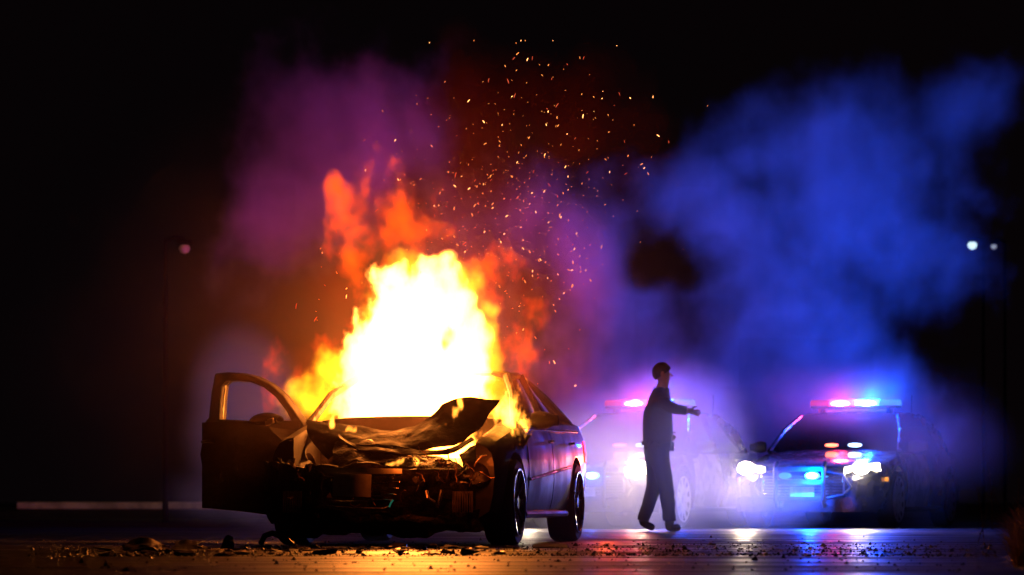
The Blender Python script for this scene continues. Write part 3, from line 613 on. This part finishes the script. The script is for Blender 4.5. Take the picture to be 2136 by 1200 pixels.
sheet('bumper', [[(566,960,24.9),(600,970,24.5),(640,975,24.3),(672,985,24.2)], [(562,1030,24.9),(600,1035,24.45),(640,1040,24.25),(675,1045,24.2)],
    [(565,1085,24.9),(600,1118,24.5),(640,1122,24.3),(682,1112,24.2)]], M['charred'], car, INV, 24, 24, .012, .05, 6, 21)
sheet('bumper', [[(655,1058,24.2),(720,1066,24.1),(800,1075,24.1),(880,1078,24.1),(940,1072,24.15),(1005,1060,24.4)],
    [(655,1085,24.2),(720,1092,24.1),(800,1095,24.1),(880,1098,24.1),(940,1095,24.15),(1005,1085,24.4)],
    [(660,1110,24.25),(720,1111,24.2),(800,1114,24.2),(880,1117,24.2),(940,1106,24.2),(1008,1112,24.4)]], M['charred'], car, INV, 60, 14, .014, .03, 8, 25)
sheet('undertray', [[(640,1088,24.5),(760,1095,24.5),(900,1095,24.5),(1020,1085,24.5)], [(640,1098,25.6),(760,1100,25.6),(900,1100,25.6),(1020,1092,25.6)]], M['charred'], car, INV, 30, 8, .02, .02, 5, 26)
sheet('slam_panel', [[(640,968,24.3),(760,972,24.25),(880,978,24.25),(985,990,24.35)], [(640,1062,24.45),(760,1070,24.45),(880,1075,24.45),(1000,1072,24.5)]], M['charred'], car, INV, 30, 10, .02, .05, 5, 28)
sheet('inner_wing', [[(985,960,24.6),(1035,955,24.7),(1075,960,25.0)], [(985,1040,24.55),(1020,1040,24.6),(1040,1000,24.9)]], M['charred'], car, INV, 12, 12, .01, .04, 6, 30)
# grille scraps with the number plate, pale strip and chrome bars
sheet('grille_strip', [[(675,976,24.05),(760,976,24.0),(838,978,24.05)], [(675,988,24.05),(760,988,24.0),(838,988,24.05)]], M['strip'], car, INV, 20, 3, .008, .004, 6, 31)
sheet('number_plate', [[(695,989,24.0),(735,989,23.98),(775,990,24.0)], [(694,1034,24.0),(735,1035,23.98),(773,1037,24.0)]], M['plate'], car, INV, 12, 6, .004, .003, 4, 32)
gb = MB()
for y0, x0, x1 in ((993, 676, 838), (1007, 778, 834), (1020, 776, 832), (1033, 774, 826), (1044, 690, 815)):
    gb.tube([INV @ at(lerp(x0, x1, t/6), y0+2*sin(t), 24.05) for t in range(7)], .0045, 6)
gb.build('grille_bars', M['chrome'], car)
MB().tube([INV @ at(*p) for p in ((680,1055,24.03),(740,1060,24.0),(800,1061,24.0),(812,1056,24.02),(818,1042,24.05))], .005, 6).build('lower_trim', M['steel'], car)
MB().tube([INV @ at(*p) for p in ((812,1058,24.0),(815,1050,24.0),(820,1043,24.0))], .007, 6).build('green_cable', M['greenwire'], car)
for x0, x1, mt in ((945, 985, 'coolant'), (592, 628, 'coolant')):
    fm = MB()
    for k in range(9): fm.box(INV @ at(lerp(x0, x1, k/8), 1047, 24.25), (.008, .03, .155), Matrix.Rotation(R(-PT+random.uniform(-8, 8)), 3, 'Z'))
    fm.box(INV @ at((x0+x1)/2, 1047, 24.29), (abs(x1-x0)/285, .01, .15)); fm.build('radiator', M[mt], car)
MB().tube([INV @ at(*p) for p in ((890,1025,24.1),(893,1040,24.05),(905,1047,24.05),(912,1060,24.1),(918,1040,24.1),(922,1022,24.1))], .013, 8).build('coolant_hose', M['steel'], car)
MB().box((.05, -1.55, .50), (.62, .5, .34), Matrix.Rotation(.1, 3, 'Z')).box((.0, -1.5, .70), (.5, .28, .10)).build('engine', M['charred'], car, bevel=.03)
rn = random.Random(11)
for k in range(34):                                      # brackets, clips and hoses bristling out of the torn nose
    px = rn.uniform(850, 1010) if k < 20 else rn.uniform(575, 690)
    py = rn.uniform(945, 1010)+(px-850)*.06 if k < 20 else rn.uniform(955, 1050)
    p = INV @ at(px, py, rn.uniform(24.1, 24.35)); vs, fs = shard(rn, rn.uniform(.018, .05), .3); rot = Matrix.Rotation(rn.uniform(0, 6), 3, Vector((rn.random(), rn.random(), rn.random())).normalized())
    MB().add([p+rot @ v for v in vs], fs).build('bracket', M[rn.choice(['charred', 'steel', 'charred', 'plastic'])], car, False)
for k in range(26):
    px = rn.uniform(850, 1000) if k < 18 else rn.uniform(600, 850); py = rn.uniform(945, 1000) if k < 18 else rn.uniform(985, 1080)
    p = at(px, py, rn.uniform(24.05, 24.3)); pts = [p]
    d = Vector((rn.uniform(-1, 1), 0, rn.uniform(-1, .6)))
    for _ in range(6): d += Vector((rn.uniform(-.6, .6), rn.uniform(-.3, .3), rn.uniform(-.6, .5))); pts.append(pts[-1]+d.normalized()*rn.uniform(.012, .035))
    MB().tube([INV @ q for q in pts], rn.uniform(.0025, .006), 6).build('wire', M['wire'], car)
# hanging bumper end touching the road
MB().tube([INV @ at(*p) for p in ((545,1132,24.6),(552,1118,24.5),(568,1112,24.5),(590,1120,24.45),(612,1138,24.4))], .022, 8).build('hanging_trim', M['plastic'], car)
# open door, hinged at the front edge
dq = lambda px, py: (1.10*(636-px)/216, CH+(HZ-py)/265)
dr = empty('open_door', (0, 0, 0)); dr.parent = car; tag(dr, label='front door hanging wide open, its window gone')
outer = [(600,1074),(560,1074),(500,1067),(420,1060),(417,1000),(420,930),(422,880),(430,872),(436,820),(444,779),(470,777),(500,780),(530,788),(560,803),(590,828),(615,862),(636,892),(640,930),(636,1000),(615,1050)]
inner = [(612,888),(598,862),(575,832),(550,812),(520,799),(490,795),(470,796),(460,804),(456,840),(454,876),(530,882)]
bm = bmesh.new()
ov = [bm.verts.new((dq(*p)[0], 0, dq(*p)[1])) for p in outer]; iv = [bm.verts.new((dq(*p)[0], 0, dq(*p)[1])) for p in inner]
es = [bm.edges.new((ov[i], ov[(i+1) % len(ov)])) for i in range(len(ov))]+[bm.edges.new((iv[i], iv[(i+1) % len(iv)])) for i in range(len(iv))]
bmesh.ops.triangle_fill(bm, use_beauty=True, edges=es)
ret = bmesh.ops.extrude_face_region(bm, geom=bm.faces[:]); bmesh.ops.translate(bm, vec=(0, .085, 0), verts=[v for v in ret['geom'] if isinstance(v, bmesh.types.BMVert)])
bmesh.ops.recalc_face_normals(bm, faces=bm.faces)
me = bpy.data.meshes.new('door_shell'); bm.to_mesh(me); bm.free(); me.materials.append(M['scorch'])
ds = bpy.data.objects.new('door_shell', me); C.objects.link(ds); ds.parent = dr
md = ds.modifiers.new('bevel', 'BEVEL'); md.width = .012; md.segments = 2; md.limit_method = 'ANGLE'
sk = MB(); P = []
for i in range(17):                                       # bulged outer skin
    u = lerp(.02, 1.10, i/16); P.append([Vector((u, -.018-.05*sin(pi*j/8)**.7*sin(pi*min(1, .12+i/18))-.02*(abs(j-5) < 1), lerp(.275-.04*(1-u), .955, j/8))) for j in range(9)])
sk.grid(P, .006).build('outer_skin', M['bonnet'], dr)
MB().box((.56, .10, .62), (.8, .03, .4)).box((.45, .13, .55), (.5, .05, .07)).build('door_card', M['charred'], dr, bevel=.02)
MB().tube([(.90, -.085, .80), (.95, -.105, .805), (1.03, -.085, .80)], .013, 6).build('handle', M['scorch'], dr)
MB().tube([(dq(*p)[0], .04, dq(*p)[1]) for p in inner], .007, 6, closed=True).build('window_seal', M['steel'], dr)
P = []
for i in range(11):
    t = i/10; r_ = (sin(pi*min(1, .12+.88*t))**.45) if t < .97 else .3
    P.append([Vector((.16+.31*t, -.10+.06*cos(a)*max(.3, r_), .955+.052*max(.15, sin(pi*(t*.86+.1))**.6)*sin(a)*(1.15 if sin(a) > 0 else .55))) for a in [2*pi*k/16 for k in range(17)]])
mr_ = MB().grid(P, .004).build('mirror', M['scorch'], dr)
MB().box((.22, -.150, .945), (.09, .02, .045), Matrix.Rotation(.2, 3, 'Y')).build('mirror_lamp', M['plate'], mr_, bevel=.006)
hp = INV @ at(634, 1000, 25.62); hp.z = 0
dr.location = hp
wx = at(420, 1000, 26.35)-at(634, 1000, 25.62); wx.z = 0; lx = INV.to_3x3() @ wx; dr.rotation_euler = (0, 0, math.atan2(lx.y, lx.x)); 
dr.scale = (1, -1, 1)
# dent in outer skin side: the skin faces the camera

# ------------------------------------------------------------------ person
def skin(name, V, E, mt, parent=None, sub=2, root=0):
    me = bpy.data.meshes.new(name); me.from_pydata([v[0] for v in V], E, []); o = bpy.data.objects.new(name, me); C.objects.link(o)
    me.materials.append(mt)
    if parent: o.parent = parent
    bpy.context.view_layer.objects.active = o
    md = o.modifiers.new('skin', 'SKIN'); md.use_smooth_shade = True
    for i, v in enumerate(V):
        sv = me.skin_vertices[0].data[i]; r = v[1]; sv.radius = r if isinstance(r, tuple) else (r, r); sv.use_root = (i == root)
    if sub: sd = o.modifiers.new('sub', 'SUBSURF'); sd.levels = sub; sd.render_levels = sub
    return o
DP = 36.6
def q(px, py, d=0): return at(px, py, DP+d)
pl = at(1378, 1045, DP); pl.z = 0
per = empty('person', pl, 0, label='person in dark uniform walking to the right with one arm held out, lit from behind', cat='person')
def rel(v): return v-pl
def chain(pts): return [(rel(q(*p)), r) for p, r in pts]
J = dict(pelvis=((1370,935,0),(.175,.15)), belly=((1373,900,0),(.185,.165)), chest=((1371,860,0),(.19,.165)), upper=((1373,829,0),(.145,.15)), neck=((1380,811,0),.068), jaw=((1386,795,0),.066), skull=((1381,779,0),.098), crown=((1379,767,0),.072),
    nsh=((1378,836,-.2),.068), nel=((1402,852,-.27),.048), nwr=((1436,858,-.26),.032), fsh=((1376,834,.2),.068), fel=((1368,876,.27),.05), fwr=((1392,902,.2),.032),
    nhip=((1372,945,-.09),.112), nkn=((1389,1012,-.09),.076), nank=((1397,1084,-.09),.046), ntoe=((1419,1100,-.09),.030), nheel=((1395,1103,-.09),.038),
    fhip=((1366,945,.09),.112), fkn=((1366,1014,.09),.076), fank=((1344,1075,.10),.046), ftoe=((1364,1102,.10),.030), fheel=((1340,1091,.10),.036))
def figure(name, keys, edges, mt, grow=0.0, parent=None, sub=2):
    idx = {k: i for i, k in enumerate(keys)}
    V = []
    for k in keys:
        p, r = J[k]; r = tuple(x+grow for x in r) if isinstance(r, tuple) else r+grow; V.append((rel(q(*p)), r))
    return skin(name, V, [(idx[a], idx[b]) for a, b in edges], mt, parent, sub)
core = [('pelvis','belly'),('belly','chest'),('chest','upper'),('upper','neck'),('neck','jaw'),('jaw','skull'),('skull','crown')]
nal = [('upper','nsh'),('nsh','nel'),('nel','nwr')]; fal = [('upper','fsh'),('fsh','fel'),('fel','fwr')]
legs = [('pelvis','nhip'),('nhip','nkn'),('nkn','nank'),('nank','nheel'),('nheel','ntoe'),('pelvis','fhip'),('fhip','fkn'),('fkn','fank'),('fank','fheel'),('fheel','ftoe')]
# hands: palm and five fingers joined to the wrist, so that the body stays one mesh
def hand(prefix, wrist, d, up, side):
    d = d.normalized(); up = (up-d*up.dot(d)).normalized(); sd = d.cross(up)*side; w = Vector(wrist); es = []
    J[prefix+'palm'] = (w+d*.05, (.022, .034)); es.append((prefix[0]+'wr', prefix+'palm'))
    for i, (o, ln) in enumerate(((.030, .058), (.011, .070), (-.009, .066), (-.028, .052))):
        a, b_, c_ = prefix+f'f{i}a', prefix+f'f{i}b', prefix+f'f{i}c'
        p = w+d*.088+up*o; J[a] = (p, .0105); p2 = p+(d*.9-sd*.35)*ln*.5; J[b_] = (p2, .0095); J[c_] = (p2+(d*.55-sd*.75)*ln*.5, .0075)
        es += [(prefix+'palm', a), (a, b_), (b_, c_)]
    J[prefix+'ta'] = (w+d*.035+up*.035, .012); J[prefix+'tb'] = (w+d*.062+up*.060-sd*.015, .010); J[prefix+'tc'] = (w+d*.088+up*.068-sd*.03, .008)
    return es+[(prefix+'palm', prefix+'ta'), (prefix+'ta', prefix+'tb'), (prefix+'tb', prefix+'tc')]
for k in list(J): J[k] = (rel(q(*J[k][0])), J[k][1])
def figure(name, keys, edges, mt, grow=0.0, parent=None, sub=2):
    idx = {k: i for i, k in enumerate(keys)}
    V = [(J[k][0], tuple(x+grow for x in J[k][1]) if isinstance(J[k][1], tuple) else J[k][1]+grow) for k in keys]
    return skin(name, V, [(idx[a], idx[b]) for a, b in edges], mt, parent, sub)
he = hand('nh', J['nwr'][0], J['nwr'][0]-J['nel'][0], Vector((0,0,1)), 1)+hand('fh', J['fwr'][0], J['fwr'][0]-J['fel'][0], Vector((0,.2,1)), -1)
al = core+nal+fal+legs+he; keys = []
for a, b_ in al:
    for k in (a, b_):
        if k not in keys: keys.append(k)
bd = figure('body', keys, al, M['skin'], 0, per)
bpy.context.view_layer.update(); dg = bpy.context.evaluated_depsgraph_get()
bme = bpy.data.meshes.new_from_object(bd.evaluated_get(dg)); md_ = bd.modifiers[:]
for m_ in md_: bd.modifiers.remove(m_)
bme.name = 'body'; bd.data = bme; bme.materials.clear(); bme.materials.append(M['skin'])
def garment(name, mt, test, grow, wr=.006, parent=per):
    bm = bmesh.new(); bm.from_mesh(bme); bm.normal_update()
    bmesh.ops.delete(bm, geom=[v for v in bm.verts if not test(v.co)], context='VERTS')
    bm.verts.ensure_lookup_table()
    for v in bm.verts: v.co += v.normal*(grow(v.co) if callable(grow) else grow)+v.normal*wr*noise.noise(v.co*18)
    me = bpy.data.meshes.new(name); bm.to_mesh(me); bm.free(); me.materials.append(mt); me.polygons.foreach_set('use_smooth', [True]*len(me.polygons))
    o = bpy.data.objects.new(name, me); C.objects.link(o); o.parent = parent
    sd = o.modifiers.new('thick', 'SOLIDIFY'); sd.thickness = .005; return o
zw = J['pelvis'][0].z+.05; zn = (J['upper'][0].z+J['neck'][0].z)/2+.06
nearhand = lambda c: (c-J['nwr'][0]).length < .035 or (c-J['nwr'][0]).dot(J['nwr'][0]-J['nel'][0]) > 0 and (c-J['nwr'][0]).length < .25
farhand = lambda c: (c-J['fwr'][0]).length < .03 or (c-J['fwr'][0]).dot(J['fwr'][0]-J['fel'][0]) > 0 and (c-J['fwr'][0]).length < .25 and c.y > .08
garment('shirt', M['cloth'], lambda c: zw-.02 < c.z < zn and not nearhand(c) and not farhand(c), .016)
garment('trousers', M['pants'], lambda c: J['nank'][0].z-.02 < c.z < zw+.03 and not farhand(c) and not (c.z > zw-.12 and c.x > .19), lambda c: .014+.016*min(1, max(0, (.55-c.z)*2)), .01)
garment('boot', M['boot'], lambda c: c.z < J['nank'][0].z+.02 and c.y < 0, .012, .001); garment('boot', M['boot'], lambda c: c.z < J['fank'][0].z+.02 and c.y >= 0, .012, .001)
hc = J['skull'][0]+Vector((-.004, 0, .012)); hm = MB(); hv = []
for i in range(11):
    row = []
    for j in range(25):
        th = pi*.62*i/10; a = 2*pi*j/24; ext = 1+.28*max(0, -cos(a)) if i > 3 else 1
        th2 = th*(ext if cos(a) < 0 else lerp(1, .62, cos(a))); d = Vector((sin(th2)*cos(a)*.108, sin(th2)*sin(a)*.090, cos(th2)*.112))
        row.append(hc+d*(1+.03*noise.noise(d*40)))
    hv.append(row)
hm.grid(hv, .006).build('hair', M['hair'], per)
hs = J['skull'][0]; fc = MB()
fc.tube([hs+Vector((.085,0,.0)), hs+Vector((.112,0,-.03)), hs+Vector((.088,0,-.04))], [.008,.014,.008], 8).build('nose', M['skin'], per)
for s in (-1, 1):
    e_ = MB().disc(hs+Vector((.0, s*.086, -.012)), .020, .012, 14, 'y', .032).build('ear', M['skin'], per)
    MB().lathe([(.001,-.011), (.009,-.006), (.011,0), (.009,.006), (.001,.011)], 12, 'z', hs+Vector((.078, s*.030, .0))).build('eye', M['reflect'], per)
MB().tube([hs+Vector((.080, -.025, -.062)), hs+Vector((.092, 0, -.062)), hs+Vector((.080, .025, -.062))], .007, 6).build('mouth', M['skin'], per)
bp_ = J['pelvis'][0]+Vector((0,0,.05)); bl = MB().lathe([(.15,-.025), (.186,-.025), (.186,.025), (.15,.025)], 28, 'z', bp_); bl.v = [((v[0]-bp_.x)*.92+bp_.x, (v[1]-bp_.y)*.86+bp_.y, v[2]) for v in bl.v]
blo = bl.build('belt', M['boot'], per)
for a, sz in ((.3, (.05,.04,.10)), (-1.2, (.05,.05,.12)), (-2.3, (.05,.05,.07)), (1.4, (.05,.05,.11))):
    MB().box(bp_+Vector((.175*cos(a), .165*sin(a), -.03)), sz).build('pouch', M['boot'], blo, bevel=.01)

# ------------------------------------------------------------------ kerb, verge, weeds, far lamps
bk = MB(); bk.grid([[Vector((x, y, z+.05*noise.noise(Vector((x*.7, y, z))))) for x in [-16+.5*i for i in range(33)]] for y, z in ((60.9, -.05), (61.3, .06), (61.8, .16), (64, .20), (80, .25))]); tag(bk.build('bank_ground', M['soil']), kind='structure', label='dark earth bank under the pale kerb')
tag(MB().box((-5.9, 62, .245), (6.6, .35, .14)).build('kerb', M['concrete'], bevel=.03), kind='structure', label='pale concrete kerb running off to the left')
for k in range(3):
    pass
P = []
for i in range(61):
    y = 15.0+i*.3; row = []
    for j in range(41):
        x0 = 2.25+(y-16)*.165+.12*noise.noise(Vector((y*.9, 4, 0))); x = x0+j*.25*(1+.1*j)
        h = .30*(1-math.exp(-max(0, j-.5)*.5)); h *= min(1, max(0, (y-16.0)/1.0))*max(.05, 1-max(0, y-20)*.2)
        row.append(Vector((x, y, -.02+h+.05*noise.noise(Vector((x*2, y*2, 0)))*min(1, j*.5))))
    P.append(row)
tag(MB().grid(P).build('verge_ground', M['soil']), kind='structure', label='dark earth verge beside the road')
gm = MB(); rn = random.Random(5)
def verge_z(x, y):
    return CH*0+.30*(1-math.exp(-max(0, (x-(2.25+(y-16)*.165))/.25-.5)*.45))*min(1, max(0, (y-16)))*max(.05, 1-max(0, y-20)*.2)
for k in range(9000):
    y = rn.uniform(16.6, 20.5); x = 2.35+(y-16)*.165+abs(rn.gauss(0, .45))+.05; z = verge_z(x, y)-.02
    ln = rn.uniform(.08, .30)*(1+min(.5, (x-2.4)*.5)); a = rn.uniform(0, 2*pi); lean = rn.uniform(.1, .9); w = .0035
    d = Vector((cos(a)*lean, sin(a)*lean, 1)).normalized(); p = Vector((x, y, z)); s_ = Vector((-sin(a), cos(a), 0))*w
    p1 = p+d*ln*.55; p2 = p1+(d+Vector((cos(a), sin(a), -.5))*.5).normalized()*ln*.45
    gm.add([p-s_, p+s_, p1+s_*.8, p1-s_*.8, p2], [(0,1,2,3), (3,2,4)])
tag(gm.build('verge_grass', M['blade'], smooth=False), kind='stuff', label='dry rough grass on the verge')
for k, (px, py0, py1, D_) in enumerate(((2070,1060,975,18.6), (2052,1080,1015,18.4), (2118,1050,1000,18.8), (2100,1060,1022,18.2), (2040,1085,1045,18.2))):
    base = at(px, py0, D_); h = (py0-py1)*D_/F; rt = empty('tall_weed', base-Vector((0, 0, .12)), label=['tallest dry weed stalk on the verge, bare at its tip', 'short weed stalk left of the tallest one on the verge', 'dry weed stalk nearest the right edge of the photo', 'low weed stalk right of the tallest one on the verge', 'shortest outermost weed stalk of the verge, nearest the road'][k], cat='weed', group='dry weeds on the verge')
    h += .12; tip = Vector((-.02+.02*k*(-1)**k, 0, h)); MB().tube([(0,0,0), tip*.5+Vector((.008,0,0)), tip], .003, 6, r2=.0012).build('stem', M['stalk'], rt)
    lf = MB()
    for i in range(26):
        t = rn.uniform(.15, 1); a = rn.uniform(0, 6.28); p = tip*t; d = Vector((cos(a), sin(a), rn.uniform(.2, 1))).normalized()*rn.uniform(.012, .035)*(1.2-t*.6); s_ = d.cross(Vector((0,0,1))).normalized()*.004
        lf.add([p-s_*.3, p+d*.5-s_, p+d, p+d*.5+s_], [(0,1,2,3)])
    lf.build('leaves', M['stalk'], rt, smooth=False)
def far_lamp(px, py, D_, mt, r_, label, twin=None, arm=.5):
    p = at(px, py, D_); rt = empty('street_lamp', (p.x+arm, p.y, 0), label=label, cat='street lamp')
    MB().tube([(0,0,0), (0,0,p.z*.6), (0,0,p.z+.15)], .05, 10, r2=.03).build('pole', M['pole'], rt)
    MB().tube([(0,0,p.z+.1), (-arm*.5,0,p.z+.18), (-arm,0,p.z+.15)], .03, 8).build('arm', M['pole'], rt)
    hd = MB().box((-arm,0,p.z+.10), (2.2*r_+.05, 2.2*r_+.05, .05)).build('lamp_head', M['pole'], rt, bevel=.02)
    MB().lathe([(.001,-r_), (r_*.7,-r_*.7), (r_,0), (r_*.7,r_*.5), (.001,r_*.6)], 20, 'z', (-arm,0,p.z)).build('lamp_glass', M[mt], hd)
far_lamp(2028, 511, 90, 'far1', .13, 'brighter blue white street lamp far off at the right', arm=.3)
far_lamp(2073, 514, 90, 'far2', .08, 'dimmer smaller street lamp far off at the right edge', arm=.3)
far_lamp(385, 518, 52, 'far3', .09, 'barely glowing brownish street lamp high up at the left', arm=-.3)
p_ = at(385, 518, 52); lamp('kerb_spot', 'SPOT', p_-Vector((0, 0, .14)), (1, .72, .30), 150, None, .03, (.1, 1, -.45), 75, .7)  # spot added under the lamp head to brighten the kerb

# ------------------------------------------------------------------ debris and grit on the road
rn = random.Random(21)
DB = [('black crumpled scrap lying left of the open door', 'scraps of bodywork left of the burning car', 44, (190, 600), (19.8, 23.5), (.02, .075)),
      ('small charred scrap lying under the nose of the burning car', 'scraps of bodywork under the burning car', 90, (560, 1080), (20.6, 24.2), (.015, .06)),
      ('small dark scrap lying on the wet road right of the burning car', 'scraps on the road right of the burning car', 26, (1090, 1800), (19.9, 28), (.010, .028))]
for lab, grp, n, (x0, x1), (d0, d1), (s0, s1) in DB:
    for k in range(n):
        D_ = rn.uniform(d0, d1); px = rn.uniform(x0, x1); p = at(px, HZ, D_); p.z = ridge(p.x, p.y)-.002
        vs, fs = shard(rn, rn.uniform(s0, s1)*(1 if rn.random() < .8 else 1.6), rn.uniform(.08, .32)); rz = Matrix.Rotation(rn.uniform(0, 6.28), 3, 'Z'); rz = rz @ Matrix.Rotation(rn.uniform(-.3, .3), 3, 'X')
        o = MB().add([rz @ v for v in vs], fs).build('scrap', M[rn.choice(['charred', 'plastic', 'plastic', 'scorch', 'steel'] if rn.random() < .5 else ['plastic', 'charred'])], smooth=False); o.location = p; tag(o, lab, 'scrap', grp)
# larger named pieces
def big(name, pts, D_, label, mt='plastic', cr=.03, sd=0):
    rows = [[Vector(((a-W0)*D_/F, D_-.0+dy, max(.0, CH+(HZ-b_)*D_/F))) for a, b_, dy in r] for r in pts]
    o = sheet(name, rows, M[mt], None, None, 18, 8, .012, cr, 9, sd); return tag(o, label, 'scrap', 'large scraps around the burning car')
big('bumper_fragment', [[(262,1135,.2),(285,1128,.2),(310,1131,.2),(335,1142,.2)], [(258,1152,-.1),(285,1152,-.1),(310,1152,-.1),(332,1152,-.1)]], 21.9, 'wide black bumper fragment with a jagged top, farthest left of the big scraps', sd=2)
big('liner_fragment', [[(360,1132,.15),(385,1131,.15),(412,1133,.15)], [(360,1153,-.1),(385,1153,-.1),(412,1154,-.1)]], 21.8, 'flat dark slab of wheel liner lying between the bumper fragment and the open door', sd=3, cr=.015)
big('trim_fragment', [[(466,1128,.1),(473,1119,.1),(482,1126,.1)], [(462,1150,0),(473,1150,0),(486,1150,0)]], 22.2, 'upright pointed scrap standing on the road below the open door', sd=4, cr=.01)
big('tyre_tread', [[(1112,1138,.3),(1150,1136,.3),(1185,1139,.3)], [(1112,1146,-.1),(1150,1145,-.1),(1185,1146,-.1)]], 23.6, 'strip of black rubber lying before the rear wheel of the burning car', 'rubber', .01, 5)
gr = MB()
for k in range(5200):
    D_ = 19.75+abs(rn.gauss(0, 3.0)) if k < 4300 else rn.uniform(15.5, 19.6); px = rn.uniform(60, 2080); p = at(px, HZ, D_); 
    if k >= 4300 and rn.random() < .7: continue
    p.z = ridge(p.x, p.y); r_ = rn.uniform(.0035, .011)*(1 if rn.random() < .93 else 2.0); a = rn.uniform(0, 6)
    gr.add([p+Vector((r_*cos(a+b2), r_*sin(a+b2), 0)) for b2 in (0, 1.5, 3.1, 4.6)]+[p+Vector((rn.uniform(-.3,.3)*r_, 0, r_*rn.uniform(.6, 1.4)))], [(0,1,4), (1,2,4), (2,3,4), (3,0,4), (0,3,2,1)])
tag(gr.build('road_gravel', M['stone'], smooth=False), kind='stuff', label='fine grit scattered over the wet road')

# ------------------------------------------------------------------ embers
rn = random.Random(33)
em = []
for lab, grp, n, c, s_ in (
    ('tiny glowing ember high in the dark smoke at the top', 'embers high in the dark smoke', 80, (1090, 230), (110, 85)),
    ('tiny glowing ember between the flames and the dark smoke', 'embers above the flames', 90, (1000, 440), (90, 70)),
    ('tiny glowing ember over the violet smoke right of the flames', 'embers right of the flames', 90, (1150, 520), (55, 100)),
    ('tiny glowing ember at the far right end of the ember cloud', 'embers at the right end of the cloud', 26, (1290, 330), (45, 70)),
    ('tiny glowing ember left of the flames', 'embers left of the flames', 14, (690, 590), (25, 40))):
    base = []
    for hue in ('ember', 'emberhot', 'emberred', 'ember'):
        mb = MB(); L_ = .010 if hue != 'emberred' else .014
        mb.tube([(-L_,0,-.001), (-L_*.3,0,.0015), (L_*.5,0,.001), (L_,0,-.001)], [.0015,.0034,.0032,.0012], 6)
        base.append(mb.build('ember', M[hue], smooth=False)); tag(base[-1], lab, 'ember', grp)
    for k in range(n):
        px, py = rn.gauss(c[0], s_[0]*1.15), rn.gauss(c[1], s_[1]*1.15)
        if k < 4: o = base[k]
        else: o = base[rn.choice((0, 0, 1, 2, 3))].copy(); C.objects.link(o)
        o.location = at(px, max(85, py), rn.uniform(25.0, 26.4)); o.rotation_euler = (0, rn.choice((-1, -1, 1))*rn.uniform(.5, 1.5), rn.uniform(-.5, .5))
        sc_ = rn.uniform(.25, .78); o.scale = (sc_*rn.uniform(.6, 2.2), sc_, sc_)

ex = MB()
for k in range(240):                                     # the faintest of them, past the three hundred that show
    px, py = (rn.gauss(1070, 110), rn.gauss(420, 130)); p = at(px, max(90, py), rn.uniform(25, 26.6)); a = rn.uniform(-1.4, 1.4); l_ = rn.uniform(.002, .006); r_ = rn.uniform(.0008, .0018)
    d = Vector((cos(a)*l_, rn.uniform(-.3, .3)*l_, sin(a)*l_)); ex.tube([p-d, p, p+d], [r_*.5, r_, r_*.4], 5)
tag(ex.build('ember_dust', M['ember'], smooth=False), kind='stuff', label='faint dust of the smallest sparks between the embers')
